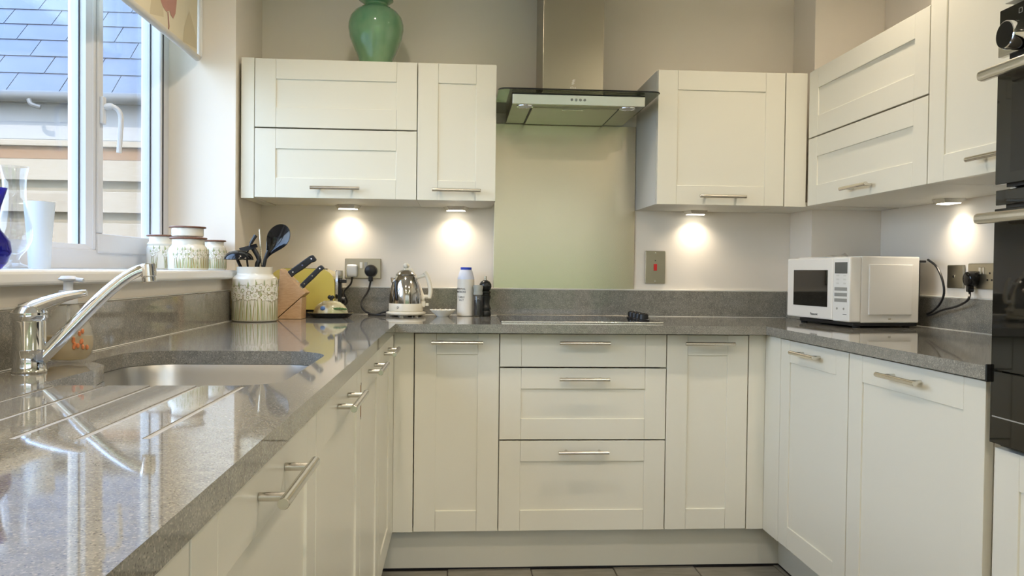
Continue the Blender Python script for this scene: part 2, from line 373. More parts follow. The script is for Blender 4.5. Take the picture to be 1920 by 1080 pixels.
for k in range(5):
    sh = Vector((0, -.6*k, .0)); 
    for src, nm, mt, dx in ((T1, 'tulip_print', 'blind_pink', .0008), (L1, 'leaf_print', 'blind_leaf', .0006), (L2, 'leaf_print', 'blind_leaf', .0004), ([(314, 22), (316, 50), (315, 66), (317, 66), (318, 50), (316, 22)], 'stem_print', 'blind_vein', .0007)):
        P = [p+sh for p in on_blind(src, dx)]
        if min(p.y for p in P) < WY0+.03: continue
        b = MB(); b.poly([Vector((p.x, p.y, max(p.z, 1.85))) for p in P][::-1]); obj(nm, b, mt, bl)

# ------------------------------------------------------------------ worktop
wt = thing('worktop', 'speckled grey quartz worktop running round three sides with drainer grooves and upstands', 'worktop', (.3, -.3, ZU))
def slab(outer, holes, z0, z1):
    loops = [[Vector((x, y, 0)) for x, y in outer]]+[[Vector((x, y, 0)) for x, y in h] for h in holes]
    flat = [p for l in loops for p in l]; t = bmesh.new()
    top = [t.verts.new((p.x, p.y, z1)) for p in flat]; bot = [t.verts.new((p.x, p.y, z0)) for p in flat]
    for tri in tessellate_polygon(loops):
        t.faces.new([top[i] for i in tri]); t.faces.new([bot[i] for i in reversed(tri)])
    k = 0
    for l in loops:
        n = len(l)
        for i in range(n): t.faces.new((top[k+i], top[k+(i+1) % n], bot[k+(i+1) % n], bot[k+i]))
        k += n
    bmesh.ops.recalc_face_normals(t, faces=t.faces[:])
    mb = MB(); mb._add(t, sm=False); return mb
GR = [-.487, -.556, -.627, -.699, -.772, -.845]; g = .0045
SINK = [(-.79, -2.145)]
for gx in reversed(GR[:5]):
    gend = -2.553
    SINK += [(gx-g, -2.145), (gx-g, gend), (gx+g, gend), (gx+g, -2.145)]
def arc(cx, cy, r, a0, a1, n=8): return [(cx+r*math.cos(R(a0+(a1-a0)*k/n)), cy+r*math.sin(R(a0+(a1-a0)*k/n))) for k in range(n+1)]
bowl_pts = arc(-.51, -2.07, .075, -90, 0)+arc(-.545, -1.70, .11, 0, 90)+arc(-.76, -1.70, .11, 90, 160)+[(-.868, -1.78)]+arc(-.83, -1.80, .035, 180, 240, 4)+[(-.815, -1.87), (-.80, -1.95)]+arc(-.775, -2.11, .03, 180, 250, 4)
SINK += bowl_pts
JOINT = -1.164; XWL, XWR, YW = -.363, .944, -.6209
o = obj('worktop_slab', slab([(XL, -3.25), (XWL, -3.25), (XWL, JOINT-.0006), (XL, JOINT-.0006)], [SINK], ZU, ZT), 'quartz_grey', wt)
o2 = obj('worktop_slab', slab([(XL, JOINT+.0006), (XWL, JOINT+.0006), (XWL, YW), (XWR, YW), (XWR, -1.83), (XR, -1.83), (XR, -.214), (1.283, -.214), (1.283, 0), (XL, 0)], [], ZU, ZT), 'quartz_grey', wt)
for gx in GR[:5]:
    b = MB(); b.poly([(gx-g, -2.553, ZT-.0008), (gx+g, -2.553, ZT-.0008), (gx+g, -2.146, ZT-.0022), (gx-g, -2.146, ZT-.0022)]); obj('drainer_groove', b, 'lit_groove_stone', wt)
for a in ((XL, XL+.02, -3.25, -.0205, ZT, 1.0), (XL, 1.263, -.02, 0, ZT, 1.0046), (1.263, 1.283, -.214, 0, ZT, 1.0046), (1.263, XR-.0205, -.234, -.2145, ZT, 1.0046), (XR-.02, XR, -1.83, -.2145, ZT, 1.0046)):
    b = MB(); b.box(*a, .0015, 1); obj('upstand', b, 'quartz_grey', wt)
for a in ((XL, XL+.012, -3.25, -.02, 1.0, 1.004), (XL+.01, 1.263, -.014, 0, 1.0046, 1.0095), (1.269, 1.283, -.214, 0, 1.0046, 1.009), (1.27, XR-.01, -.228, -.2145, 1.0046, 1.009), (XR-.014, XR, -1.83, -.2145, 1.0046, 1.0095),
          (XL+.02, XL+.0235, -3.25, -.024, ZT, ZT+.002), (XL+.02, 1.262, -.024, -.02, ZT, ZT+.002), (XR-.024, XR-.02, -1.83, -.234, ZT, ZT+.002)):
    b = MB(); b.box(*a, .0012, 1); obj('sealant_bead', b, 'sealant', wt)
b = MB(); b.box(.940, .957, -1.8355, -1.8305, ZU-.003, ZT+.004, .002); obj('edge_seal', b, 'black_plastic', wt)

# sink bowl
sk = thing('sink', 'undermounted stainless steel sink bowl below the tap', 'sink', (-.64, -1.85, .68))
t = bmesh.new(); cxs, cys = -.64, -1.87; rings = []
for sc_, z in ((1.03, ZU-.0005), (1.0, ZU-.001), (.985, ZU-.02), (.95, .71), (.9, .69), (.2, .684)):
    rings.append([t.verts.new((cxs+(x-cxs)*sc_, cys+(y-cys)*sc_, z)) for x, y in bowl_pts])
for A, B in zip(rings, rings[1:]):
    n = len(A)
    for i in range(n): t.faces.new((A[i], A[(i+1) % n], B[(i+1) % n], B[i]))
t.faces.new(rings[-1]); bmesh.ops.recalc_face_normals(t, faces=t.faces[:]); bmesh.ops.reverse_faces(t, faces=t.faces[:])
b = MB(); b._add(t); obj('bowl', b, 'steel_sink', sk, 50)
b = MB(); b.lathe([(0, .004), (.03, .004), (.042, .001), (.042, -.004)], (-.64, -1.87, .687)); obj('strainer', b, 'chrome', sk)

# ------------------------------------------------------------------ cabinets
def handle_mesh(Lh):
    b = MB(); b.cyl((-Lh/2, -.033, 0), (Lh/2, -.033, 0), .0065, n=16)
    for s in (-1, 1): b.cyl((s*(Lh/2-.03), 0, 0), (s*(Lh/2-.03), -.031, 0), .0052, n=14)
    return mesh_of(b, 'handle', 'steel_nickel')
H18, H20 = handle_mesh(.18), handle_mesh(.2)
TH = .021
def front(root, kind, name, x0, x1, z0, z1, hz=None, hmesh=None, hx=None, style='shaker', st=.0755, rl=.0735):
    """a door or drawer front in the cabinet's own frame: face plane y=0, room side -y"""
    gp = .0016; x0 += gp; x1 -= gp; z0 += gp; z1 -= gp; bv = .0012
    if style == 'plain':
        b = MB(); b.box(x0, x1, 0, TH, z0, z1, bv); d = obj(name, b, 'door_cream', root)
    else:
        b = MB(); rec = .0048
        if style == 'flush': b.box(x0+st-.004, x1-st+.004, .006, TH, z0+.004, z1-.004)
        else: b.box(x0+st-.008, x1-st+.008, rec, TH-.002, z0+rl-.008, z1-rl+.008)
        d = obj(name, b, 'door_cream', root)
        for a, c in ((x0, x0+st), (x1-st, x1)):
            b = MB(); b.box(a, c, 0, TH, z0, z1, bv); obj('stile', b, 'door_cream', d)
        j = .0004
        for a, c in (((z0, z1),) if style == 'flush' else ((z0, z0+rl), (z1-rl, z1))):
            b = MB(); b.box(x0+st+j, x1-st-j, .0002, TH, a, c, bv); obj('rail', b, 'door_cream', d)
    if hmesh:
        h = bpy.data.objects.new('handle', hmesh); link(h, d); h.location = ((x0+x1)/2 if hx is None else hx, 0, hz)
    return d
FACE = {'back': 0, 'left': R(90), 'right': R(-90)}
def cabinet(name, label, cat, face, pos, w_, z0, z1, depth, fronts, group=None, body=True):
    """pos = world point of the face's left end on the floor, seen from the room"""
    root = thing(name, label, cat, (pos[0], pos[1], 0), FACE[face], group, local=True); OFF[root] = None
    if body:
        b = MB(); t_ = .016; y0 = TH+.002
        b.box(.0006, t_, y0, depth, z0, z1); b.box(w_-t_, w_-.0006, y0, depth, z0, z1); b.box(t_, w_-t_, y0, depth, z0, z0+t_); b.box(t_, w_-t_, y0, depth, z1-t_, z1); b.box(t_, w_-t_, depth-.008, depth, z0+t_, z1-t_)
        obj('carcass', b, 'carcass_white', root)
    for f in fronts: front(root, *f)
    return root
CB = .545
# back run
HZ = .829
cabinet('base_cabinet', 'narrow cream base cabinet with one door, left of the drawer unit', 'cabinet', 'back', (-.3, YB), .3, ZB0, ZU-.002, CB,
        [('door', 'door', 0, .3, ZB0, ZB1, HZ, H18)], 'base cabinets')
cabinet('drawer_unit', 'cream three-drawer base unit under the hob', 'drawer unit', 'back', (0, YB), .6, ZB0, ZU-.002, CB,
        [('drawer', 'drawer_front', 0, .6, .7405, ZB1, HZ, H18, None, 'flush'), ('drawer', 'drawer_front', 0, .6, .4815, .7385, .701, H18), ('drawer', 'drawer_front', 0, .6, ZB0, .4795, .442, H18)], 'base cabinets')
cabinet('base_cabinet', 'narrow cream base cabinet with one door, right of the drawer unit', 'cabinet', 'back', (.6, YB), .3, ZB0, ZU-.002, CB,
        [('door', 'door', 0, .3, ZB0, ZB1, HZ, H18)], 'base cabinets')
def filler(label, x0, x1, y0, y1, z0, z1, m_='door_cream'):
    b = MB(); b.box(x0, x1, y0, y1, z0, z1, .001); return one('filler_panel', b, m_, label, 'panel', ((x0+x1)/2, (y0+y1)/2, z0))
filler('cream filler strip in the left corner beside the narrow base door', XLF, -.302, YB, YB+TH, ZB0, ZB1)
filler('cream corner strip at the far end of the sink run', XLF-TH, XLF, -.679, YB-.0015, ZB0, ZB1)
filler('cream filler strip in the right corner beside the narrow base door', .902, XRF+.001, YB, YB+TH, ZB0, ZB1)
filler('cream corner post strip at the far end of the run below the microwave', XRF, XRF+TH, -.7065, YB-.0015, ZB0, ZB1)
# left run, seen edge-on: pos is its near end
SD = XLF-XL-.003
for y0, y1, lab, nm, ct in ((-1.10, -.681, 'cream base cabinet on the sink side, nearest the far corner', 'base_cabinet', 'cabinet'),
                    (-1.555, -1.102, 'cream base cabinet on the sink side, second from the far corner', 'base_cabinet', 'cabinet'),
                    (-2.16, -1.557, 'cream sink base cabinet with a chipped brown door edge', 'base_cabinet', 'cabinet'),
                    (-2.768, -2.162, 'cream base cabinet under the drainer with the handle nearest the camera', 'base_cabinet', 'cabinet'),
                    (-3.25, -2.77, 'cream base cabinet at the bottom left edge of the picture', 'base_cabinet', 'cabinet')):
    w_ = y1-y0
    r0 = cabinet(nm, lab, ct, 'left', (XLF, y0), w_, ZB0, (ZU-.002) if 'sink base' not in lab and 'second' not in lab else .66, SD, [('door', 'door', 0, w_, ZB0, ZB1, .826, H20)], 'base cabinets')
    if 'chipped' in lab:
        b = MB(); b.box(w_-.012, w_-.0035, -.0006, .003, .742, .815, .0005, 1); obj('worn_edge', b, 'chip_brown', r0); 
        b = MB(); b.box(w_-.0045, w_-.0022, -.0008, .003, .735, .82, .0005, 1); obj('worn_edge', b, 'worn_dark', r0)
# right run: pos is its far end
RD = XR-XRF-.003
cabinet('base_cabinet', 'cream base cabinet below the microwave, next to the corner', 'cabinet', 'right', (XRF, -.708), .4885, ZB0, ZU-.002, RD, [('door', 'door', 0, .4885, ZB0, ZB1, .826, H18)], 'base cabinets')
cabinet('integrated_dishwasher', 'wide cream fronted unit between the microwave cabinet and the oven tower', 'cabinet', 'right', (XRF, -1.198), .605, ZB0, ZU-.002, RD, [('door', 'door', 0, .605, ZB0, ZB1, .824, H18)], 'base cabinets')
# plinths
b = MB(); b.box(-.42, 1.048, -.508, -.49, .004, ZB0-.002); b.box(-.42, 1.048, -.5085, -.5, 0, .006, mi=1); struct('baseboard_back', b, ['plinth_cream', 'gasket_black'])
b = MB(); b.box(1.048, 1.066, -2.43, -.5, .004, ZB0-.002); b.box(1.0475, 1.06, -2.43, -.508, 0, .006, mi=1); struct('baseboard_right', b, ['plinth_cream', 'gasket_black'])
b = MB(); b.box(-.46, -.442, -3.25, -.5, .004, ZB0-.002); b.box(-.45, -.4415, -3.25, -.508, 0, .006, mi=1); struct('baseboard_left', b, ['plinth_cream', 'gasket_black'])
# wall cabinets, back wall
UD = -YU-.002
UH = 1.379
XA, XB_, XC_ = -.903, -.307, -.011
cabinet('wall_cabinet', 'wide cream wall cabinet with two lift-up flaps, under the green vase', 'cabinet', 'back', (XA, YU), XB_-XA, Z1+.003, Z2, UD,
        [('door', 'flap_door', 0, XB_-XA, 1.6005, Z2), ('door', 'flap_door', 0, XB_-XA, Z1, 1.5985, UH, H18)], 'wall cabinets')
cabinet('wall_cabinet', 'narrow cream wall cabinet left of the extractor hood', 'cabinet', 'back', (XB_, YU), XC_-XB_, Z1+.003, Z2, UD,
        [('door', 'door', 0, XC_-XB_, Z1, Z2, UH, H18)], 'wall cabinets')
filler('thin cream end strip between the window wall and the two-flap wall cabinet', -.951, XA-.001, YU, -.002, Z1-.002, Z2)
XD, XE = .602, 1.1
cabinet('wall_cabinet', 'square cream wall cabinet right of the extractor hood', 'cabinet', 'back', (XD, YU), XE-XD, Z1+.003, Z2, UD,
        [('door', 'door', 0, XE-XD, Z1, Z2, UH-.005, H18)], 'wall cabinets')
filler('cream corner strip between the square wall cabinet and the right-hand wall cabinets', XE+.002, XUR, YU, YU+TH, Z1, Z2)
b = MB(); b.box(XE+.002, 1.281, YU+TH+.001, -.002, Z1+.003, Z1+.02); b.box(1.281, XR-.002, YU+TH+.001, -.216, Z1+.003, Z1+.02)
one('corner_base_panel', b, 'carcass_white', 'cream underside panel of the wall cabinets in the right corner', 'panel', (1.3, -.25, Z1))
RUD = XR-XUR-.003
cabinet('wall_cabinet', 'cream wall cabinet with two lift-up flaps above the microwave', 'cabinet', 'right', (XUR, -.39), .8, Z1+.003, Z2, RUD,
        [('door', 'flap_door', 0, .8, 1.6005, Z2), ('door', 'flap_door', 0, .8, Z1, 1.5985, 1.375, H18, .425)], 'wall cabinets')
cabinet('wall_cabinet', 'tall cream wall cabinet beside the oven tower', 'cabinet', 'right', (XUR, -1.192), .638, Z1+.003, 2.1, RUD,
        [('door', 'door', 0, .638, Z1, 2.1, 1.381, H18)], 'wall cabinets')

# ------------------------------------------------------------------ oven tower
OY0 = -1.832; OW = .598
tw = thing('oven_housing', 'tall cream oven tower at the right edge of the picture', 'cabinet', (XRF, OY0, 0), R(-90)); OFF[tw] = None
b = MB(); t_ = .018; D = XR-XRF-.003
b.box(.0, t_, .022, D, .15, 2.1); b.box(OW-t_, OW, .022, D, .15, 2.1); b.box(t_, OW-t_, .022, D, .15, .168); b.box(t_, OW-t_, .022, D, .7, .718); b.box(t_, OW-t_, .03, D, 1.6285, 1.645); b.box(t_, OW-t_, .022, D, 2.08, 2.1); b.box(t_, OW-t_, D-.008, D, .168, 2.08)
obj('carcass', b, 'carcass_white', tw)
front(tw, 'door', 'door', 0, OW, 1.638, 2.1, style='shaker')
front(tw, 'door', 'drawer_front', 0, OW, ZB0, .728, style='shaker')
def oven_root(name, label, z): o = thing(name, label, 'oven', (XRF, OY0, z), R(-90)); OFF[o] = Vector((0, 0, z)); return o
def oven_handle(root, z):
    b = MB(); b.box(.004, OW-.004, -.062, -.040, z-.011, z+.011, .008, 3)
    for x in (.05, OW-.05): b.box(x-.01, x+.01, -.045, -.012, z-.007, z+.007, .002)
    obj('handle', b, 'steel_nickel', root)
ov = oven_root('built_in_oven', 'upper black glass oven with round control knob in the oven tower', 1.262)
b = MB(); b.box(.02, OW-.02, .0, .5, 1.2625, 1.626); obj('oven_body', b, 'black_plastic', ov)
b = MB(); b.box(.004, OW-.004, -.012, 0, 1.5605, 1.624, .0015); obj('control_panel', b, 'black_glass', ov)
b = MB(); b.box(.004, OW-.004, -.014, 0, 1.528, 1.5602, .0015); obj('trim_strip', b, 'steel_nickel', ov)
b = MB(); b.box(.004, OW-.004, -.014, 0, 1.2685, 1.5165, .0015); dr = obj('oven_door', b, 'black_glass', ov)
b = MB(); b.box(.05, OW-.05, -.0145, -.0135, 1.29, 1.465, .0003, 1); obj('door_window', b, 'black_gloss', dr)
oven_handle(ov, 1.489)
for kx in (.072, OW-.072):
    b = MB(); b.lathe([(0, .036), (.0255, .036)], T=Matrix.Translation((kx, -.012, 1.556)) @ Matrix.Rotation(R(90), 4, 'X'), mi=1); b.lathe([(.0255, .0362), (.0275, .035), (.0285, .03), (.0285, 0)], T=Matrix.Translation((kx, -.012, 1.556)) @ Matrix.Rotation(R(90), 4, 'X'))
    obj('control_knob', b, ['chrome', 'black_gloss'], ov)
b = MB()
for a in ((.062, .063, 1.602, 1.612), (.071, .072, 1.602, 1.612), (.062, .072, 1.602, 1.603), (.062, .072, 1.611, 1.612)): b.box(a[0], a[1], -.0124, -.0118, a[2], a[3])
obj('symbol', b, 'grey_print', ov)
ov = oven_root('built_in_oven', 'lower tall black glass oven with long pale handle in the oven tower', .732)
b = MB(); b.box(.02, OW-.02, 0, .5, .7325, 1.2575); obj('oven_body', b, 'black_plastic', ov)
b = MB(); b.box(.004, OW-.004, -.012, 0, 1.226, 1.2565, .0015); obj('control_panel', b, 'black_glass', ov)
b = MB(); b.box(.004, OW-.004, -.014, 0, .8885, 1.2185, .0015); obj('oven_door', b, 'black_glass', ov)
b = MB(); b.box(.004, OW-.004, -.014, 0, .738, .8862, .0015); obj('warming_drawer', b, 'black_glass', ov)
b = MB(); b.box(.012, OW-.012, -.0145, -.0138, .792, .7945); obj('drawer_line', b, 'grey_print', ov)
oven_handle(ov, 1.198)

# ------------------------------------------------------------------ hood, splashback, hob
b = MB(); b.box(.0, .6, -.006, -.0005, 1.006, 1.70, .0008); one('splashback', b, 'steel_sheet', 'brushed stainless steel splashback sheet behind the hob', 'splashback', (.3, -.003, 1.006))
hd = thing('extractor_hood', 'stainless extractor hood with a flat glass canopy and square chimney', 'extractor hood', (.29, -.2, 1.7))
b = MB(); b.box(.172, .410, -.27, -.001, 1.751, ZC, .002); ch = obj('chimney', b, 'steel_hood', hd)
b = MB(); b.prism(rrect(-.008, .592, -.465, -.003, [.002, .002, .03, .03]), 'z', 1.7445, 1.7505, .0012); obj('glass_canopy', b, 'hood_pane', hd)
b = MB(); pts = rrect(-.008, .592, -.465, -.003, [.002, .002, .03, .03]); b.tube([(x, y, 1.7475) for x, y in pts if y < -.36], .0022, 6); obj('canopy_edge', b, 'gasket_black', hd)
b = MB(); b.box(.045, .54, -.415, -.008, 1.702, 1.742, .001); obj('hood_body', b, 'steel_hood', hd)
b = MB(); b.prism([(-.43, 1.735), (-.415, 1.737), (-.415, 1.7), (-.4265, 1.7)], 'x', .045, .54, .0008); obj('front_strip', b, 'steel_nickel', hd)
b = MB(); b.box(.043, .542, -.4185, -.412, 1.7375, 1.7425); obj('shadow_gap', b, 'gasket_black', hd)
b = MB(); b.box(.125, .45, -.36, -.02, 1.6985, 1.7035, .001); flt = obj('grease_filter', b, 'steel_plate', hd)
b = MB(); b.box(.24, .32, -.352, -.335, 1.696, 1.6986, .0008); obj('filter_latch', b, 'steel_nickel', flt)
for a in ((.118, .1245), (.4505, .457)):
    b = MB(); b.box(a[0], a[1], -.36, -.02, 1.7005, 1.7025); obj('filter_gap', b, 'gasket_black', hd)
for x in (.095, .485):
    b = MB(); b.lathe([(0, -.002), (.024, -.002), (.026, -.0045), (.031, -.004), (.032, 0)], (x, -.375, 1.7025)); b.lathe([(0, -.0028), (.022, -.0028)], (x, -.375, 1.7025), mi=1); obj('hood_lamp', b, ['chrome', 'panel_white'], hd)
for k in range(4):
    b = MB(); x = .265+.016*k; b.lathe([(0, .003), (.004, .003), (.005, .002), (.005, -.004)], T=Matrix.Translation((x, -.4285, 1.7185)) @ Matrix.Rotation(R(90), 4, 'X'), n=14); obj('button', b, 'grey_print', hd)
Tx = Matrix.Rotation(R(90), 4, 'X')
text_mesh('elica', .014, 'light_print', 'lettering', ch, Matrix.Translation(Vector((.291, -.2705, 1.80))-OFF[ch]) @ Tx)
b = MB()
for z, dx in ((1.826, .002), (1.819, 0), (1.812, -.001)): b.prism([(.284+dx, z), (.290+dx, z+.0055), (.299+dx, z+.0045), (.292+dx, z-.0015)], 'y', -.2706, -.27)
obj('emblem', b, 'light_print', ch)

hob = thing('ceramic_hob', 'black glass hob with steel trim set in the worktop under the hood', 'hob', (.304, -.29, ZT))
b = MB(); b.box(.01, .598, -.512, -.08, ZT+.0003, ZT+.005, .001); obj('glass_top', b, 'black_glass', hob)
for y0, y1 in ((-.518, -.5122), (-.0798, -.074)):
    b = MB(); b.box(.008, .6, y0, y1, ZT+.0003, ZT+.006, .001); obj('trim_bar', b, 'steel_nickel', hob)
for k in range(4):
    y = -.23-.062*k; b = MB(); b.lathe([(0, .028), (.015, .028), (.0185, .024), (.02, .006), (.024, .004), (.024, 0)], (.548, y, ZT+.0052), 24); kn = obj('control_knob', b, 'black_plastic', hob)
    b = MB(); b.box(.5455, .5505, y-.018, y+.018, ZT+.031, ZT+.0345, .001); obj('grip', b, 'black_plastic', kn)

# ------------------------------------------------------------------ under-cabinet lights
def cab_light(x, y, rz, lab):
    r0 = thing('under_cabinet_light', lab, 'light', (x, y, Z1-.012), rz, 'triangular lights under the wall cabinets'); OFF[r0] = None
    b = MB(); top = [(-.055, .03), (.055, .03), (.036, -.035), (-.036, -.035)]; bot = [(x_*.8, y_*.8) for x_, y_ in top]
    t = bmesh.new(); A = [t.verts.new((*p, .0148)) for p in top]; B = [t.verts.new((*p, 0)) for p in bot]
    t.faces.new(A); t.faces.new(B)
    for i in range(4): t.faces.new((A[i], A[(i+1) % 4], B[(i+1) % 4], B[i]))
    bmesh.ops.recalc_face_normals(t, faces=t.faces[:]); b._add(t); obj('housing', b, 'steel_nickel', r0)
    b = MB(); b.prism([(x_*.72, y_*.72) for x_, y_ in top], 'z', -.002, .001); obj('lens', b, 'led_lens', r0)
    l = bpy.data.lights.new('led', 'SPOT'); l.energy = CAB_W; l.spot_size = R(140); l.spot_blend = 1; l.shadow_soft_size = .015; l.color = WARM
    lo = bpy.data.objects.new('led', l); link(lo, r0); lo.location = (0, 0, -.004)
cab_light(-.605, -.052, 0, 'small lit lamp under the two-flap cabinet left of the hood')
cab_light(-.16, -.052, 0, 'small lit lamp under the narrow wall cabinet beside the hood')
cab_light(.855, -.052, 0, 'small lit lamp under the square wall cabinet right of the hood')
cab_light(1.521, -.755, R(-90), 'small lit lamp under the right-hand wall cabinets above the sockets')

# ceiling downlights
for i, (x, y) in enumerate(((-.45, -1.15), (1.0, -1.15), (-.3, -2.4), (.85, -2.4), (-.1, -3.9), (1.6, -3.9), (-.1, -5.3), (1.6, -5.3))):
    r0 = thing('ceiling_downlight', ('round ceiling downlight %s' % ('nearest the sink window', 'nearest the microwave corner', 'above the drainer', 'in front of the oven tower', 'behind the camera on the window side', 'behind the camera away from the window', 'by the garden doors on the window side', 'by the garden doors away from the window')[i]), 'light', (x, y, ZC-.004), 0, 'recessed ceiling downlights')
    b = MB(); b.lathe([(.048, .004), (.048, 0), (.036, -.002), (.034, .004)], (x, y, ZC-.004)); obj('bezel', b, 'chrome', r0)
    b = MB(); b.lathe([(0, .002), (.034, .002)], (x, y, ZC-.004)); obj('lens', b, 'lamp_lens', r0)
    l = bpy.data.lights.new('bulb', 'AREA'); l.energy = DOWNLIGHT_W if y > -3 else ROOM_W; l.shape = 'DISK'; l.size = .07; l.color = WARM; l.spread = R(160)
    lo = bpy.data.objects.new('bulb', l); link(lo, r0); lo.location = (0, 0, -.006)

# ------------------------------------------------------------------ sockets
def plate(name, label, c, w_, h_, rz):
    r0 = thing(name, label, 'socket', c, rz); OFF[r0] = None
    b = MB(); b.box(-w_/2, w_/2, -.008, 0, -h_/2, h_/2, .003); obj('face_plate', b, 'steel_plate', r0); return r0
s1 = plate('double_socket', 'brushed steel double socket holding the white and black plugs', (-.5445, -.0005, 1.0845), .149, .084, 0)
for x, m_ in ((-.007, 'white_plastic'), (.012, 'grey_print')):
    b = MB(); b.box(x-.006, x+.006, -.013, -.007, .0, .027, .0015); obj('rocker', b, m_, s1)
s2 = plate('cooker_switch', 'tall steel cooker switch plate with a red rocker right of the splashback', (.6915, -.0005, 1.105), .087, .14, 0)
b = MB(); b.box(-.007, .007, -.012, -.007, -.015, .014, .001); obj('rocker', b, 'red_rocker', s2)
b = MB()
for z in (-.06, .06): b.sphere((0, -.008, z), .003, sy=.4, n=10)
obj('screw', b, 'chrome', s2); b = MB(); b.box(-.0025, .0025, -.009, -.0075, .026, .031, .0004, 1); obj('neon', b, 'dark_print', s2)
def rp_(u, v_): return bp(u, v_, 'x', XR-.008)
p0, p1 = rp_(1776, 497), rp_(1806, 541)
s3 = plate('aerial_socket', 'single steel aerial socket plate on the right wall', (XR-.0005, (p0.y+p1.y)/2, (p0.z+p1.z)/2), abs(p0.y-p1.y), abs(p0.z-p1.z), R(-90))
b = MB(); b.cyl((0, -.007, 0), (0, -.014, 0), .0055); obj('connector', b, 'chrome', s3)
p0 = rp_(1815, 495); yc2 = p0.y-.074; zc2 = s3.location.z+.002
s4 = plate('double_socket', 'brushed steel double socket on the right wall beside the oven tower', (XR-.0005, yc2, zc2), .148, .086, R(-90))
for x in (-.008, .01):
    b = MB(); b.box(x-.006, x+.006, -.012, -.007, .006, .03, .0015); obj('rocker', b, 'steel_nickel', s4)
b = MB()
for x, z in ((.03, -.012), (.052, -.012), (.041, .01)): b.box(x-.004, x+.004, -.0085, -.0075, z-.003, z+.003)
obj('pin_hole', b, 'gasket_black', s4)

# ------------------------------------------------------------------ printed canisters
def daffodils(c, Rad, z0, hgt, th0, th1, n, seed):
    rnd = random.Random(seed); b = MB()
    def cyl_pt(th, z, e): return (c[0]+(Rad+e)*math.cos(th), c[1]+(Rad+e)*math.sin(th), c[2]+z)
    def blob(th, z, pts, e, mi): b.poly([cyl_pt(th+dx/Rad, z+dz, e) for dx, dz in pts], mi)
    for k in range(n*7):                                        # stems and blades
        th = th0+(th1-th0)*(k+rnd.uniform(.2, .8))/(n*7); ht = hgt*rnd.uniform(.45, .7); w_ = rnd.uniform(.0007, .0016); ln = rnd.uniform(-.006, .006)
        q = [(-w_, 0), (w_, 0), (w_+ln*.4, ht*.5), (ln+w_*.3, ht), (ln-w_*.3, ht), (-w_+ln*.4, ht*.5)]
        blob(th, z0, q, .0004+.00004*(k % 4), (0, 1, 3)[k % 3])
    fr = hgt*.15
    for k in range(n*2):
        th = th0+(th1-th0)*(k+.5+rnd.uniform(-.25, .25))/(n*2); z = z0+hgt*((.8 if k % 2 else .62)+rnd.uniform(-.07, .06)); f_ = fr*rnd.uniform(.8, 1.1); e = .0001*(k % 5)
        for a in (-1, 1):                                       # buds and leaf tips above
            x = a*f_*.75; blob(th, z, [(x-.003, f_*.5), (x, f_*.2), (x+.003, f_*.5), (x+a*.002, f_*1.6)], .0006+e, 3 if a > 0 else 1)
        rot = rnd.uniform(0, 1); sq = rnd.uniform(.7, 1)
        for j in range(6):
            a = math.pi*j/3+rot+rnd.uniform(-.2, .2); px, pz = math.cos(a), math.sin(a)*sq
            def pet(s, l): return [(px*l*f_*.1, pz*l*f_*.1), (px*f_*.5*l-pz*s*f_, pz*f_*.5*l+px*s*f_), (px*f_*.85*l-pz*s*f_*.6, pz*f_*.85*l+px*s*f_*.6), (px*f_*l, pz*f_*l), (px*f_*.85*l+pz*s*f_*.6, pz*f_*.85*l-px*s*f_*.6), (px*f_*.5*l+pz*s*f_, pz*f_*.5*l-px*s*f_)]
            blob(th, z, pet(.4, 1.06), .0008+e, 0); blob(th, z, pet(.35, .97), .0010+.00003*j+e, 2)
        blob(th, z, [(f_*.3*math.cos(q*.7), f_*.3*math.sin(q*.7)) for q in range(9)], .0013+e, 1)
        blob(th, z, [(f_*.18*math.cos(q*.7), f_*.18*math.sin(q*.7)) for q in range(9)], .0014+e, 2)
    return b
PR = ['print_olive', 'print_green', 'print_white', 'print_sage']
def canister(name, label, c, Rb, Rn, hb, hn, lid=0, group=None, prints=((-2.6, -.6, 5),), open_top=False, seed=1, body=True):
    r0 = thing(name, label, 'canister', c, 0, group)
    prof = [(0, .001), (Rb-.004, .001), (Rb, .005), (Rb, hb-.012), (Rb-.003, hb-.005), (Rn+.006, hb+.001), (Rn+.001, hb+.006), (Rn, hb+.01), (Rn, hb+hn)] if body else [(0, .001), (Rn-.003, .001), (Rn, .004), (Rn, hn)]
    top = prof[-1][1]
    prof += [(Rn-.004, top), (Rn-.005, top-.01), (Rn-.005, .02), (0, .02)]
    b = MB(); b.lathe(prof, c, 48); bd = obj('body', b, 'ceramic_cream', r0)
    if body:
        for i, (a0_, a1_, n) in enumerate(prints): obj('flower_print', daffodils(c, Rb, .006, hb*.86, a0_, a1_, n, seed+i), PR, bd)
    if lid:
        b = MB(); b.lathe([(0, top+.0005), (Rn+.006, top+.0005), (Rn+.008, top+.003), (Rn+.008, top+lid-.002), (Rn+.006, top+lid), (0, top+lid)], c, 40); obj('lid', b, 'wood_lid', r0)
    return r0
ZS = 1.0722
pb = bp(353, 490, 'x', -1.0)
canister('storage_jar', 'broadest daffodil jar with a wooden lid on the window sill, carrying a smaller pot', (-1.0, pb.y, ZS), .0605, .0485, .071, .025, .0065, 'daffodil jars on the sill', ((-2.0, .75, 7),), seed=3)
ZS2 = ZS+.071+.01+.0225+.0078
canister('storage_jar', 'small plain cream pot with wooden lid stacked on the broadest jar', (-1.002, pb.y, ZS+.071+.025+.0075), .05, .0475, .0, .0275, .0055, 'daffodil jars on the sill', body=False)
pl_ = bp(301, 490, 'x', -1.13)
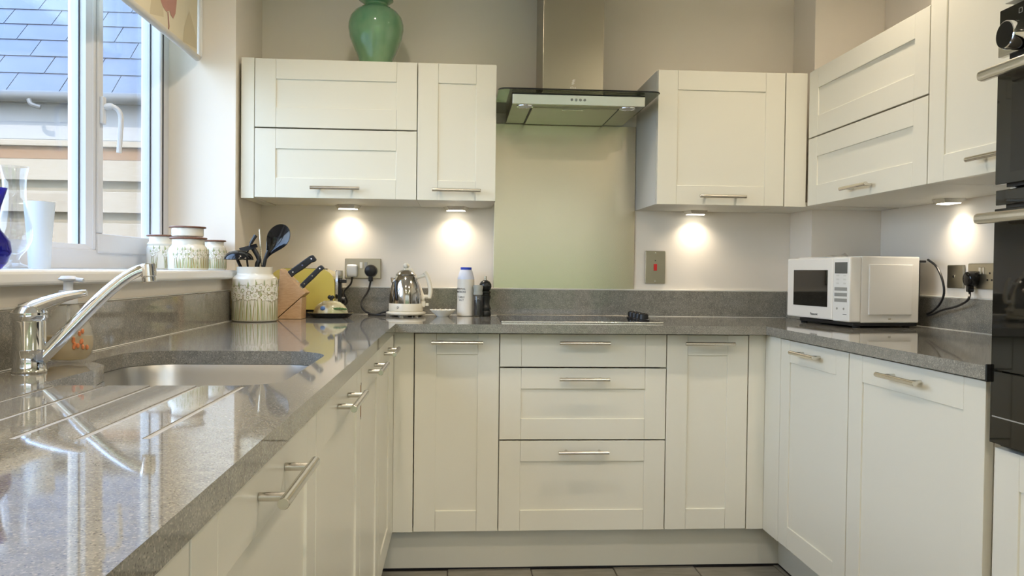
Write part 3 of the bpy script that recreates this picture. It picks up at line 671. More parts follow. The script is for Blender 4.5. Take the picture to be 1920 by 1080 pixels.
canister('storage_jar', 'daffodil jar with wooden lid standing nearest the window handle', (-1.13, pl_.y, ZS), .0435, .036, .083, .025, .006, 'daffodil jars on the sill', ((-1.9, -1.45, 1), (-.95, -.2, 2)), seed=8)
canister('storage_jar', 'small daffodil jar with wooden lid at the far end of the sill', (-1.022, -.4525, ZS), .041, .032, .08, .021, .006, 'daffodil jars on the sill', ((-2.0, .4, 5),), seed=12)
CR = (-.862, -.524, ZT+.0003)
canister('utensil_crock', 'large open cream daffodil crock holding cooking utensils on the worktop', CR, .078, .061, .158, .032, 0, None, ((-2.85, .1, 8),), seed=21)

# utensils in the crock
def at(u, v_, y=CR[1]): return bp(u, v_, 'y', y)
cb = Vector((CR[0], CR[1], ZT+.025))
b = MB(); r1 = thing('serving_spoon', 'big black serving spoon standing in the crock', 'spoon', cb)
h0, h1 = Vector((CR[0]+.0, CR[1], ZT+.03)), at(497, 488, -.515)
b.tube(smooth_path([h0, (h0+h1)/2, h1, at(503, 470, -.513)]), [.007]*10+[.006]*9, 10); obj('handle', b, 'black_plastic', r1)
ctr = at(517, 453, -.51); ax = (at(531, 428, -.505)-at(501, 478, -.515)).normalized(); sd = Vector((0, -1, .05)).cross(ax).normalized(); nn = ax.cross(sd).normalized()
t = bmesh.new(); gx, gy = 24, 9; grid = []
for i in range(gx+1):
    s_ = .5-.5*math.cos(math.pi*i/gx); t_ = min(1, s_/.62); hw = .006+.033*t_*t_*(3-2*t_) if s_ < .62 else .039*math.sqrt(max(.0004, 1-((s_-.62)/.38)**2))
    row = []
    for j in range(gy+1):
        q = j/gy*2-1; dep = .018*(1-q*q)*math.sin(math.pi*s_)
        row.append(t.verts.new(ctr+ax*(s_-.5)*.135+sd*q*hw+nn*(-dep if nn.y < 0 else dep)))
    grid.append(row)
for i in range(gx):
    for j in range(gy): t.faces.new((grid[i][j], grid[i+1][j], grid[i+1][j+1], grid[i][j+1]))
bmesh.ops.recalc_face_normals(t, faces=t.faces[:]); bmesh.ops.solidify(t, geom=t.faces[:], thickness=.0025)
b = MB(); b._add(t); obj('spoon_bowl', b, 'black_gloss', r1, 60)
# ladle, upside-down dome over the left rim
r1 = thing('ladle', 'black ladle with a shiny domed bowl turned down, leaning left in the crock', 'ladle', cb)
lc = at(447.5, 487, -.535)
b = MB(); b.lathe([(.0505, 0), (.049, .008), (.042, .019), (.03, .0275), (.014, .0325), (0, .0335)], lc, 40); b.lathe([(.0505, 0), (.047, .007), (.039, .017), (.02, .028), (0, .031)], lc, 40); obj('ladle_bowl', b, 'black_gloss', r1)
b = MB(); b.tube(smooth_path([lc+Vector((-.008, .0, .012)), lc+Vector((.0, 0, -.01)), lc+Vector((.012, 0, -.04)), cb+Vector((-.02, 0, .06)), cb+Vector((-.01, 0, .0))]), .0055, 10); obj('handle', b, 'black_plastic', r1)
r1 = thing('spatula', 'black angled spatula between the ladle and the spoon in the crock', 'spatula', cb)
b = MB(); b.tube(smooth_path([at(475, 466, -.51), at(486, 487, -.51), at(482, 503, -.512), cb+Vector((.015, .01, 0))]), .0085, 10); obj('handle', b, 'black_plastic', r1)
e0, e1 = at(450, 470, -.52), at(482, 460, -.505)
b = MB(); dv = (e1-e0); nv = Vector((0, -.5, .86)); sv = dv.normalized().cross(nv)
t = bmesh.new(); V = [t.verts.new(p) for p in (e0+sv*.02, e1+sv*.014, e1-sv*.014, e0-sv*.02)]; f = t.faces.new(V); bmesh.ops.solidify(t, geom=[f], thickness=.003); b._add(t); obj('blade', b, 'black_plastic', r1)
r1 = thing('potato_masher', 'thin dark grey tool handle sticking up behind the ladle', 'utensil', cb)
b = MB(); b.tube([at(479.5, 441, -.5), at(470, 457, -.5)], [.007, .006], 8); b.tube([at(470, 457, -.5), at(462, 478, -.505), cb+Vector((-.01, .02, 0))], .0035, 8); obj('handle', b, 'knife_handle', r1)
r1 = thing('twisted_skewer', 'thin twisted pale metal rod standing upright in the crock', 'utensil', cb)
b = MB(); top, bot = at(486.5, 429, -.5), cb+Vector((.03, .02, 0)); nseg = 46
b.tube([top+(bot-top)*(k/nseg*.62) for k in range(nseg+1)], [.0016 if k % 2 else .0028 for k in range(nseg+1)], 8); b.tube([top+(bot-top)*.62, bot], .002, 8); obj('rod', b, 'steel_nickel', r1)

# knife block and knives
KB = Vector((-.766, -.365, ZT))
kb = thing('knife_block', 'slanted wooden knife block beside the daffodil crock', 'knife block', KB)
ky0, ky1 = -.40, -.305
def kp(u, v_): p = bp(u, v_, 'y', ky0); return (p.x, p.z)
base = bp(564.6, 598.6, 'y', ky0)
dz = ZT+.0005-base.z
def kq(u, v_): x, z = kp(u, v_); return (x, max(z+dz, ZT+.0005))
b = MB(); b.prism([kq(518.8, 597), kq(524.7, 503.9), kq(573, 549.7), kq(565.5, 556)], 'y', ky0, ky1, .0015); obj('block', b, 'wood_block', kb)
b = MB(); b.prism([kq(519.5, 598.6), kq(564.6, 598.6), kq(565.8, 557.5)], 'y', ky0+.0005, ky1-.0005, .0012); obj('wedge_foot', b, 'wood_block', kb)
def knife(label, a, c, wid, yk, butt):
    A, C_ = bp(*a, 'y', yk), bp(*c, 'y', yk); A.z += dz; C_.z += dz; d_ = (C_-A).normalized(); nrm = Vector((-d_.z, 0, d_.x))
    r0 = thing('kitchen_knife', label, 'knife', A, 0, 'knives in the block')
    L_ = (C_-A).length; prof = [(0, -.5), (.15, -.42), (.5, -.5), (.8, -.44), (.93, -.62 if butt else -.55), (1, -.5), (1.0, .3), (.9, .48), (.55, .5), (.12, .5), (0, .5)]
    b = MB(); b.prism([((A+d_*L_*s_+nrm*wid*q).x, (A+d_*L_*s_+nrm*wid*q).z) for s_, q in prof], 'y', yk-.0085, yk+.0085, .003); obj('handle', b, 'knife_handle', r0)
    b = MB()
    for s_ in (.14, .52, .88): p = A+d_*L_*s_; b.cyl((p.x, yk-.0095, p.z), (p.x, yk+.0095, p.z), .0028, n=12)
    obj('rivet', b, 'chrome', r0)
    b = MB(); p0, p1 = A-d_*.085, A+d_*.002; hwd = wid*.42; b.prism([((p+nrm*q).x, (p+nrm*q).z) for p, q in ((p0, -hwd), (p1, -hwd), (p1, hwd), (p0, hwd))], 'y', yk-.001, yk+.001); obj('blade', b, 'chrome', r0)
knife('larger black-handled knife, upper one in the wooden block', (543.5, 515), (590, 481.5), .026, -.365, True)
knife('smaller black-handled knife with bright rivets, lower one in the wooden block', (566, 537.5), (605, 499), .0195, -.385, False)
b = MB(); p = bp(558.5, 527, 'y', -.335); b.cyl((p.x-.012, -.335, p.z-.018), (p.x, -.335, p.z), .006); r1 = one('sharpening_steel', b, 'cream_plastic', 'short pale handle end between the two knives in the block', 'sharpener', tuple(p))

# toaster
TX0, TX1, TY0, TY1 = -.885, -.616, -.205, -.045
to = thing('toaster', 'yellow enamel toaster against the back wall behind the butter dish', 'toaster', ((TX0+TX1)/2, (TY0+TY1)/2, ZT))
b = MB(); b.prism(rrect(TX0, TX1-.016, ZT+.026, ZT+.187, [.06, .06, .012, .012], 16), 'y', TY0, TY1, .006); obj('body', b, 'yellow_enamel', to)
b = MB(); b.prism(rrect(TX1-.0155, TX1-.004, ZT+.02, ZT+.182, [.004, .004, .004, .004], 3), 'y', TY0+.012, TY1-.012, .003); obj('end_panel', b, 'chrome', to)
b = MB(); b.box(TX0+.01, TX1-.012, TY0+.01, TY1-.01, ZT+.0005, ZT+.0255, .003); obj('base', b, 'black_plastic', to)
b = MB()
for y in (-.155, -.095): b.box(TX0+.05, TX1-.06, y-.012, y+.012, ZT+.1865, ZT+.1885)
obj('slot', b, 'black_plastic', to)
b = MB(); b.box(TX1-.003, TX1+.026, -.178, -.156, ZT+.132, ZT+.146, .003); b.box(TX1-.004, TX1+.006, -.172, -.162, ZT+.04, ZT+.15, .001); obj('lever', b, 'black_plastic', to)
b = MB(); b.cyl((TX1-.004, -.12, ZT+.06), (TX1+.014, -.12, ZT+.06), .014); obj('control_knob', b, 'black_plastic', to)
def plug(parent, c, m_, rot=0, sx_=.05, sz_=.056):
    b = MB(); T = Matrix.Translation(c) @ Matrix.Rotation(rot, 4, 'Z')
    if m_ == 'white_plastic': b.box(-.022, .022, -.03, 0, -.027, .025, .008, 3, T=T)
    else: b.lathe([(0, .032), (.016, .032), (.023, .028), (.026, .018), (.026, 0), (0, 0)], n=28, T=T @ Matrix.Rotation(R(90), 4, 'X')); b.box(-.009, .009, -.026, -.006, -.044, -.02, .004, T=T)
    return obj('plug', b, m_, parent)
pw = bp(661, 507, 'y', -.0095)
plug(to, (pw.x, -.0095, pw.z), 'white_plastic')
b = MB(); b.tube(smooth_path([(pw.x, -.025, pw.z-.026), (pw.x-.004, -.03, pw.z-.055), (pw.x-.03, -.04, pw.z-.09), (TX1+.012, -.05, ZT+.05), (TX1-.03, -.055, ZT+.02)]), .0038, 8); obj('cord', b, 'black_plastic', to)

# butter dish
BD = bp(620, 595, 'z', ZT+.002); BD = Vector((BD.x, -.275, ZT)); BD.x = bp(620, 595, 'y', -.275).x
bd = thing('butter_dish', 'glazed pottery butter dish with a dark saucer and painted domed lid', 'butter dish', BD)
b = MB(); b.lathe([(0, .001), (.066, .001), (.074, .006), (.088, .018), (.087, .0205), (.072, .012), (0, .01)], BD, 40, 1, .72); obj('saucer', b, 'mill_black', bd)
b = MB(); b.lathe([(.086, .0205), (.089, .019), (.086, .0172)], BD, 40, 1, .72); obj('saucer_rim', b, 'butter_knob', bd)
b = MB(); b.lathe([(.067, .0125), (.066, .022), (.06, .038), (.05, .05), (.035, .06), (.018, .0645), (0, .066)], BD, 40, 1, .66); ld = obj('lid', b, 'butter_glaze', bd)
b = MB(); b.sphere(BD+Vector((-.004, -.0, .078)), .0085, n=12); b.sphere(BD+Vector((.007, 0, .078)), .0075, n=12); b.cyl(BD+Vector((.002, 0, .064)), BD+Vector((.002, 0, .078)), .006); obj('knob', b, 'mill_black', ld)
b = MB(); b.sphere(BD+Vector((-.018, -.024, .053)), .013, sy=.6, n=12); obj('moulded_leaf', b, 'butter_knob', ld)
b = MB()
for k in range(7):
    a = -.2+.28*k; b.sphere(BD+Vector((.002+.011*k*.85, -.0405+.003*abs(k-3), .033+.004*math.sin(a*2))), .006, sx=1.3, sy=.35, sz=.7, n=8)
obj('painted_leaf', b, 'butter_green', ld)
b = MB(); b.sphere(BD+Vector((-.024, -.0385, .037)), .0085, sx=1.2, sy=.4, sz=1, n=10); obj('painted_flower', b, 'butter_blue', ld)

# kettle
KX = bp(761, 590, 'y', -.14).x; K = Vector((KX, -.14, ZT))
kt = thing('kettle', 'chrome and cream electric jug kettle on its round base', 'kettle', K)
b = MB(); b.lathe([(0, .006), (.072, .006), (.078, .009), (.0795, .014), (.078, .018), (.07, .02), (0, .02)], K, 40); pbse = obj('power_base', b, 'cream_plastic', kt)
b = MB()
for k in range(6): a = k*math.pi/3+.3; b.cyl(K+Vector((.058*math.cos(a), .058*math.sin(a), .0003)), K+Vector((.058*math.cos(a), .058*math.sin(a), .0065)), .009, n=12)
obj('foot', b, 'cream_plastic', pbse)
b = MB(); b.lathe([(0, .0205), (.066, .0205), (.0685, .024), (.0685, .05), (.067, .0525), (0, .0525)], K, 40); obj('base_ring', b, 'cream_plastic', kt)
b = MB(); b.lathe([(.067, .0525), (.0668, .075), (.0645, .1), (.059, .124), (.0505, .145), (.043, .16), (.0395, .165)], K, 48); bdy = obj('body', b, 'kettle_steel', kt)
b = MB(); b.lathe([(.041, .1645), (.0415, .167), (.036, .175), (.026, .183), (.014, .187), (0, .188)], K, 40); lid_ = obj('lid', b, 'kettle_steel', kt)
b = MB(); b.lathe([(.013, .186), (.009, .19), (.0085, .193)], K, 20); b.sphere(K+Vector((0, 0, .202)), .0125, n=16); obj('lid_knob', b, 'cream_plastic', lid_)
b = MB(); b.prism([(K.x-.052, K.z+.122), (K.x-.059, K.z+.138), (K.x-.0625, K.z+.157), (K.x-.045, K.z+.152), (K.x-.04, K.z+.125)], 'y', K.y-.009, K.y+.009, .003); obj('spout', b, 'kettle_steel', kt)
b = MB(); b.lathe([(.0, -.042), (.006, -.04), (.0085, -.03), (.0085, .03), (.006, .04), (0, .042)], T=Matrix.Translation(K+Vector((-.034, -.052, .105))) @ Matrix.Rotation(R(-12), 4, 'X') @ Matrix.Rotation(R(-4), 4, 'Y'), n=16, sy=.6); gw = obj('water_gauge', b, 'black_gloss', kt)
hpth = smooth_path([K+Vector((.012, -.004, .188)), K+Vector((.03, -.006, .165)), K+Vector((.045, -.008, .13)), K+Vector((.058, -.01, .095)), K+Vector((.066, -.01, .072)), K+Vector((.074, -.01, .07))])
b = MB(); b.tube(hpth, [.011]*len(hpth), 12)
hp2 = smooth_path([K+Vector((.074, -.01, .178)), K+Vector((.086, -.01, .16)), K+Vector((.094, -.01, .13)), K+Vector((.098, -.01, .1)), K+Vector((.093, -.01, .074))])
b.tube(hp2, [.009]*len(hp2), 12); b.tube([K+Vector((.044, -.008, .155)), K+Vector((.082, -.01, .166))], .006, 10); b.tube([K+Vector((.07, -.01, .08)), K+Vector((.096, -.01, .08))], .008, 10); obj('handle', b, 'cream_plastic', kt)
b = MB(); b.box(K.x+.06, K.x+.078, K.y-.022, K.y+.004, K.z+.038, K.z+.062, .004); b.box(K.x+.078, K.x+.092, K.y-.02, K.y+.002, K.z+.042, K.z+.054, .003); obj('switch', b, 'cream_plastic', kt)
text_mesh('D', .012, 'dark_print', 'emblem', kt, Matrix.Translation((0, 0, .037)) @ Matrix.Rotation(R(-24), 4, 'Z') @ Matrix.Translation((0, -.0688, 0)) @ Tx)
pk = bp(696, 508, 'y', -.0095)
plug(kt, (pk.x, -.0095, pk.z), 'black_plastic')
b = MB(); b.tube(smooth_path([(pk.x, -.025, pk.z-.042), (pk.x-.008, -.045, pk.z-.08), (pk.x-.032, -.075, pk.z-.13), (pk.x-.015, -.105, ZT+.018), (pk.x+.03, -.13, ZT+.006), (pk.x+.06, -.14, ZT+.014), (KX-.07, -.142, ZT+.02)]), .004, 8)
b.tube(smooth_path([(pk.x+.002, -.12, ZT+.0045), (pk.x+.04, -.15, ZT+.0045), (pk.x+.075, -.155, ZT+.0045)]), .004, 8); obj('cord', b, 'black_plastic', kt)

# dish, salt tub, grinders
dx = bp(830, 590, 'y', -.15).x
b = MB(); b.lathe([(0, .0005), (.024, .0005), (.026, .004), (.045, .02), (.049, .0275), (.0475, .0275), (.042, .02), (.022, .007), (0, .006)], (dx, -.15, ZT), 40)
r1 = thing('small_dish', 'small white rippled dish between the kettle and the salt tub', 'dish', (dx, -.15, ZT)); obj('bowl', b, 'dish_white', r1)
b = MB(); tt = bmesh.new()
for k in range(14): a = k*math.pi/7; b.sphere((dx+.047*math.cos(a), -.15+.047*math.sin(a), ZT+.027), .0055, sz=.55, n=8)
obj('scalloped_rim', b, 'dish_white', r1)
sxp = bp(873, 590, 'y', -.09).x; S = Vector((sxp, -.09, ZT))
r1 = thing('salt_tub', 'tall white table salt tub with a blue cap', 'salt tub', S)
b = MB(); b.lathe([(0, .0005), (.033, .0005), (.035, .003), (.035, .15), (.0348, .151)], S, 40); bb = obj('body', b, 'salt_white', r1)
b = MB(); b.lathe([(.0348, .151), (.0345, .155), (.025, .188), (.0235, .19), (0, .19)], S, 40); obj('shoulder', b, 'salt_top', r1)
b = MB(); b.lathe([(.0228, .19), (.0228, .199), (.022, .2), (0, .2)], S, 32); obj('cap', b, 'cap_blue', r1)
for s_, z, sz_ in (('ESSENTIAL', .111, .0105), ('WAITROSE', .099, .0105), ('TABLE', .078, .0105), ('SALT', .066, .0105)):
    a = R(-42 if len(s_) > 5 else -33)
    text_mesh(s_, sz_, 'dark_print', 'lettering', bb, Matrix.Translation((0, 0, z)) @ Matrix.Rotation(a, 4, 'Z') @ Tx, bend=.035)
G = Vector((bp(896, 590, 'y', -.125).x, -.125, ZT))
r1 = thing('glass_grinder', 'small clear glass pepper grinder full of dark peppercorns beside the salt tub', 'grinder', G)
b = MB(); b.lathe([(0, .0005), (.0185, .0005), (.0195, .003), (.0195, .082), (.017, .087), (.0155, .085), (.0165, .08), (.0165, .004), (0, .004)], G, 28); obj('jar', b, 'clear_glass', r1)
b = MB(); b.lathe([(0, .005), (.0158, .005), (.0158, .066), (0, .068)], G, 20); obj('peppercorns', b, 'peppercorn', r1)
b = MB(); b.lathe([(.0175, .0875), (.0195, .09), (.0195, .1), (.018, .102), (.0185, .106), (.0205, .12), (.0195, .128), (0, .129)], G, 28); obj('grinder_head', b, 'grinder_clear', r1)
P_ = Vector((bp(909.5, 590, 'y', -.085).x, -.085, ZT))
r1 = thing('pepper_mill', 'black turned wooden pepper mill with a metal finial', 'pepper mill', P_)
b = MB(); b.lathe([(0, .0005), (.0235, .0005), (.0245, .004), (.024, .018), (.0215, .022), (.0235, .026), (.0235, .034), (.0205, .038), (.018, .05), (.0185, .064), (.0225, .076), (.0225, .084), (.0195, .088), (.0195, .093), (.0222, .096), (.0222, .102), (.017, .105)], P_, 32); obj('body', b, 'mill_black', r1)
b = MB(); b.lathe([(.017, .1055), (.022, .11), (.0255, .121), (.0245, .132), (.018, .142), (.009, .148), (0, .149)], P_, 32); obj('head', b, 'mill_black', r1)
b = MB(); b.cyl(P_+Vector((0, 0, .148)), P_+Vector((0, 0, .164)), .0055, n=16); obj('finial', b, 'steel_nickel', r1)

# ------------------------------------------------------------------ microwave
A2, B2 = Vector((1.160, -.277)), Vector((1.216, -.681)); dirn = (B2-A2).normalized(); W_ = (B2-A2).length
ang = math.atan2(dirn.y, dirn.x)           # local +x runs along the front from far to near end, local -y points to the room
zb = bp(1601, 605.8, 'y', B2.y).z; zt = bp(1601, 479.6, 'y', B2.y).z; HM = zt-zb; DM = .278
mw = thing('microwave_oven', 'white microwave oven turned in the right corner on the worktop', 'microwave', (A2.x, A2.y, zb), ang); OFF[mw] = None
b = MB(); b.box(.0, W_, .046, DM, 0, HM, .004); body = obj('casing', b, 'microwave_white', mw)
b = MB(); b.box(0, W_-.102, 0, .044, .004, HM-.006, .005); dr = obj('door', b, 'microwave_white', mw)
b = MB(); b.box(W_-.101, W_, 0, .0455, .002, HM-.004, .005); cp = obj('control_panel', b, 'panel_white', mw)
b = MB(); b.box(.048, W_-.132, -.0012, .002, .05, HM-.05, .0006, 1); obj('door_window', b, 'black_glass', dr)
x0 = W_-.088; x1 = W_-.014
b = MB(); b.box(x0, x1, -.001, .001, HM-.062, HM-.022, .0004, 1); obj('display', b, 'display_grey', cp)
for k, z in enumerate((.118, .098, .078)):
    b = MB(); b.box(x0, x1, -.0008, .001, z-.006, z+.006, .0003, 1); obj('button', b, 'grey_print', cp)
for z in (.166, .152, .138):
    for x in (x0+.018, x1-.014):
        b = MB(); b.box(x-.008, x+.008, -.0006, .001, z-.003, z+.003); obj('button', b, 'light_print', cp)
for x in (x0+.016, x1-.018):
    b = MB(); b.lathe([(0, .001), (.004, .001), (.0045, 0)], T=Matrix.Translation((x, 0, .048)) @ Matrix.Rotation(R(90), 4, 'X'), n=12); obj('button', b, 'grey_print', cp)
b = MB(); b.box(x1-.022, x1, -.0006, .001, .028, .0295); obj('button_line', b, 'dark_print', cp)
text_mesh('Panasonic', .0125, 'dark_print', 'lettering', dr, Matrix.Translation((W_*.47, -.0006, .021)) @ Tx)
# pressed side panel, near end of the casing
b = MB(); zz0, zz1, yy0, yy1 = .028, HM-.028, .075, DM-.03
b.box(W_-.002, W_+.0045, yy0, yy1, zz0, zz1, .0042, 3); obj('side_pressing', b, 'microwave_white', body)
b = MB(); b.box(W_-.001, W_+.001, .155, .166, .012, .016, .0004, 1); obj('catch', b, 'steel_nickel', body)
b = MB(); b.box(.06, W_-.003, .02, DM-.004, -.0115, .0005, .002); obj('base_plate', b, 'black_plastic', mw)
fz = ZT+.0003-zb
for x in (.045, W_-.03):
    for y in (.05, DM-.03):
        b = MB(); b.cyl((x, y, fz), (x, y, -.009), .013, n=16); obj('foot', b, 'black_plastic', mw)
b = MB(); b.box(.03, W_-.01, DM+.0005, DM+.011, .01, HM-.02, .002); b.box(W_-.03, W_-.004, DM, DM+.03, HM-.02, HM-.012, .002); obj('rear_cover', b, 'black_plastic', mw)
mi = Matrix.Translation((A2.x, A2.y, zb)) @ Matrix.Rotation(ang, 4, 'Z'); inv = mi.inverted()
pp = bp(1822, 523, 'x', XR-.02)
b = MB(); T = inv @ Matrix.Translation((XR-.0095, pp.y, pp.z)) @ Matrix.Rotation(R(-90), 4, 'Z')
b.lathe([(0, .032), (.016, .032), (.023, .028), (.026, .018), (.026, 0), (0, 0)], n=28, T=T @ Matrix.Rotation(R(90), 4, 'X')); b.box(-.009, .009, -.026, -.006, -.044, -.02, .004, T=T); obj('plug', b, 'black_gloss', mw)
b = MB(); xq = XR-.05
W2 = [Vector((XR-.026, pp.y, pp.z-.04)), bp(1815, 562, 'x', xq), bp(1795, 574, 'x', xq), bp(1765, 582, 'x', xq), bp(1748, 590, 'x', xq), bp(1738, 592, 'x', xq+.01)]
b.tube(smooth_path([inv @ p for p in W2]), .004, 8)
W3 = [bp(1740, 487, 'x', xq+.0), bp(1756, 500, 'x', xq), bp(1767, 525, 'x', xq), bp(1770, 550, 'x', xq), bp(1762, 570, 'x', xq), bp(1748, 584, 'x', xq), bp(1738, 588, 'x', xq+.01)]
b.tube(smooth_path([inv @ p for p in W3]), .004, 8); obj('cord', b, 'black_plastic', mw)
# paper on top
t = bmesh.new(); pc = mi @ Vector((.2, .09, HM)); ps = []
for i in range(7):
    row = []
    for j in range(3): row.append(t.verts.new((pc.x+(-.05+.1*i/6), pc.y+(j-1)*.02, pc.z+.001+(.006*abs(math.sin(i*1.25+j*.6)) if 0 < i < 6 else .0005)+(.009 if i == 4 else 0))))
    ps.append(row)
for i in range(6):
    for j in range(2): t.faces.new((ps[i][j], ps[i+1][j], ps[i+1][j+1], ps[i][j+1]))
bmesh.ops.solidify(t, geom=t.faces[:], thickness=.0004); b = MB(); b._add(t)
one('paper_slip', b, 'paper', 'crumpled white paper slip lying on top of the microwave', 'paper', (pc.x, pc.y, pc.z))

# ------------------------------------------------------------------ tap and soap
TP = Vector((-.893, -1.985, ZT))
tp = thing('kitchen_tap', 'chrome single-lever kitchen mixer tap beside the sink', 'tap', TP)
b = MB(); b.lathe([(0, .0003), (.0275, .0003), (.028, .003), (.0265, .006), (.0262, .038), (.0268, .039), (.0268, .041), (.0262, .042), (.0262, .088), (.0255, .09), (0, .09)], TP, 40); obj('body', b, 'chrome', tp)
b = MB(); b.lathe([(0, .0905), (.0265, .0905), (.029, .096), (.0285, .104), (.02, .113), (.008, .117), (0, .1175)], TP, 36)
lv = smooth_path([TP+Vector((-.01, .0, .104)), TP+Vector((.02, .003, .118)), TP+Vector((.055, .006, .131)), TP+Vector((.092, .01, .1385))])
b.tube(lv, [.016-.0105*k/(len(lv)-1) for k in range(len(lv))], 12); obj('lever', b, 'chrome', tp)
e = bp(277, 508, 'y', -1.93)
def ty(u): return -1.985+.055*(u-62)/215
spt = smooth_path([bp(u, v_, 'y', ty(u)) for u, v_ in ((60, 688), (95, 654), (150, 598), (190, 558), (215, 536), (238, 519), (258, 508.5), (272, 505))])
b = MB(); b.tube(spt, [.0125-.0025*k/(len(spt)-1) for k in range(len(spt))], 14); obj('spout', b, 'chrome', tp)
b = MB(); b.cyl(e+Vector((.0, 0, .013)), e+Vector((.002, 0, -.010)), .0135, n=24); b.cyl(e+Vector((.002, 0, -.0105)), e+Vector((.003, 0, -.02)), .012, n=24); obj('aerator', b, 'chrome', tp)
SO = Vector((-.895, bp(128, 668, 'x', -.895).y, ZT))
so = thing('soap_bottle', 'clear hand soap pump bottle with orange berries, behind the tap', 'soap bottle', SO)
SC = (1, 1)
def sb(prof, mi=0, b=None):
    b = b or MB(); b.lathe(prof, SO, 36, .62, 1.0, mi); return b
b = MB(); b.lathe([(0, .001), (.024, .001), (.034, .005), (.042, .015), (.0465, .032), (.0455, .052), (.039, .074), (.028, .097), (.017, .112), (.014, .118), (.0125, .118), (.015, .111), (.026, .096), (.037, .073), (.044, .052), (.045, .032), (.0405, .0165), (.033, .007), (0, .003)], SO, 40, 1, .7); obj('bottle', b, 'bottle_clear', so)
b = MB(); b.lathe([(0, .004), (.032, .008), (.04, .0175), (.0444, .032), (.0434, .052), (0, .053)], SO, 40, 1, .7); obj('liquid', b, 'soap_liquid', so)
b = MB(); b.lathe([(.013, .112), (.0165, .1135), (.0165, .137), (.0155, .139), (0, .139)], SO, 28); obj('collar', b, 'frosted_plastic', so)
b = MB(); b.lathe([(0, .139), (.0085, .139), (.0085, .156), (.0165, .158), (.0175, .161), (.012, .166), (0, .1665)], SO, 28); b.tube([SO+Vector((.01, -.002, .16)), SO+Vector((.03, -.004, .158))], .004, 8); obj('pump', b, 'frosted_plastic', so)
b = MB(); b.cyl(SO+Vector((0, 0, .01)), SO+Vector((0, 0, .12)), .003, n=10); obj('dip_tube', b, 'frosted_plastic', so)
b = MB()
for k in range(11):
    a = R(-45+random.uniform(-18, 18)); z = .03+random.uniform(0, .034); rr = .0472; b.sphere(SO+Vector((rr*math.cos(a), .7*rr*math.sin(a), z)), .0052, sx=.6, sy=.6, n=8)
obj('berry_print', b, 'berry_print', so)

# ------------------------------------------------------------------ glass on the sill
Y1 = bp(27, 480, 'x', -1.03).y; V1 = Vector((-1.03, Y1, ZS))
b = MB(); b.lathe([(r_q, z_q*.86) for r_q, z_q in [(0, .0004), (.030, .0004), (.031, .003), (.024, .008), (.011, .014), (.0085, .022), (.012, .031), (.0235, .046), (.0315, .067), (.033, .085), (.030, .105), (.0245, .13), (.0215, .155), (.0205, .185), (.0215, .21), (.0255, .236),
          (.024, .236), (.0198, .21), (.0188, .185), (.0198, .155), (.0228, .13), (.028, .105), (.031, .085), (.029, .067), (.021, .048), (.009, .036), (0, .034)]], V1, 40)
one('glass_vase', b, 'clear_glass', 'clear cut-glass vase with a slim neck on the window sill', 'vase', tuple(V1))
Y2 = bp(74, 480, 'x', -1.1).y; V2 = Vector((-1.1, Y2, ZS))
b = MB(); b.lathe([(0, .0004), (.021, .0004), (.0225, .004), (.0255, .07), (.032, .152), (.03, .152), (.0235, .07), (.0205, .009), (0, .008)], V2, 40)
one('frosted_vase', b, 'frosted_glass', 'pale blue frosted glass vase on the sill behind the clear vase', 'vase', tuple(V2))
Y3 = bp(-17, 480, 'x', -1.01).y; V3 = Vector((-1.01, Y3, ZS))
b = MB(); b.lathe([(0, .0004), (.016, .0004), (.026, .012), (.0335, .032), (.031, .052), (.016, .072), (.0115, .085), (.016, .115), (.0265, .15), (.025, .15), (.0145, .115), (.0098, .085), (.013, .074), (.0285, .052), (.031, .032), (.024, .014), (0, .006)], V3, 40)
one('blue_vase', b, 'blue_glass', 'cobalt blue glass vase cut by the left edge of the picture', 'vase', tuple(V3))

# green vase on the wall cabinet
VX = bp(705, 60, 'y', -.2).x; V = Vector((VX, -.2, Z2))
gv = thing('green_vase', 'large rounded green glass vase standing on the wall cabinet', 'vase', V)
b = MB(); b.lathe([(0, .0006), (.056, .0006), (.058, .004), (.0665, .05), (.083, .085), (.1005, .13), (.1068, .165), (.1065, .185), (.1, .21), (.084, .232), (.064, .246), (.048, .253), (.0455, .258), (.047, .264), (.063, .276), (.0665, .279),
          (.0645, .2795), (.046, .267), (.042, .258), (.045, .25), (.062, .241), (.08, .228), (.096, .208), (.1025, .185), (.1028, .165), (.0965, .13), (.079, .085), (.062, .05), (.054, .008), (0, .006)], V, 56); obj('body', b, 'green_glass', gv)
b = MB(); b.lathe([(.0645, .2796), (.0655, .2808), (.067, .2796), (.0662, .2782)], V, 48); obj('rim', b, 'dark_rim', gv)

# ------------------------------------------------------------------ outside
b = MB(); b.box(-40, 40, -40, 40, -.5, -.15); struct('ground', b, 'paving')
b = MB(); b.box(-12, 14, -22, YREAR-.4, -.15, -.1); tag(struct('lawn', b, 'grass'), 'added green lawn behind the house, out of view', 'lawn')  # unseen lawn, part of the made-up garden that tints reflections green
hg = MB(); t = bmesh.new(); bmesh.ops.create_grid(t, x_segments=60, y_segments=14, size=1)
for v in t.verts:
    x, y = v.co.x*9, (v.co.y+1)/2; v.co = Vector((x+1, -13+.35*math.sin(x*2.3)*math.cos(y*5)+random.uniform(-.12, .12)-(.5 if y > .95 else 0), -.12+y*1.5+random.uniform(-.07, .07)))
bmesh.ops.solidify(t, geom=t.faces[:], thickness=.8); hg._add(t); one('added_hedge', hg, 'hedge_leaf', 'added unseen green hedge across the end of the garden, for reflections', 'hedge', (1, -13, -.12))  # unseen hedge, added and sized to give the steel its green reflections
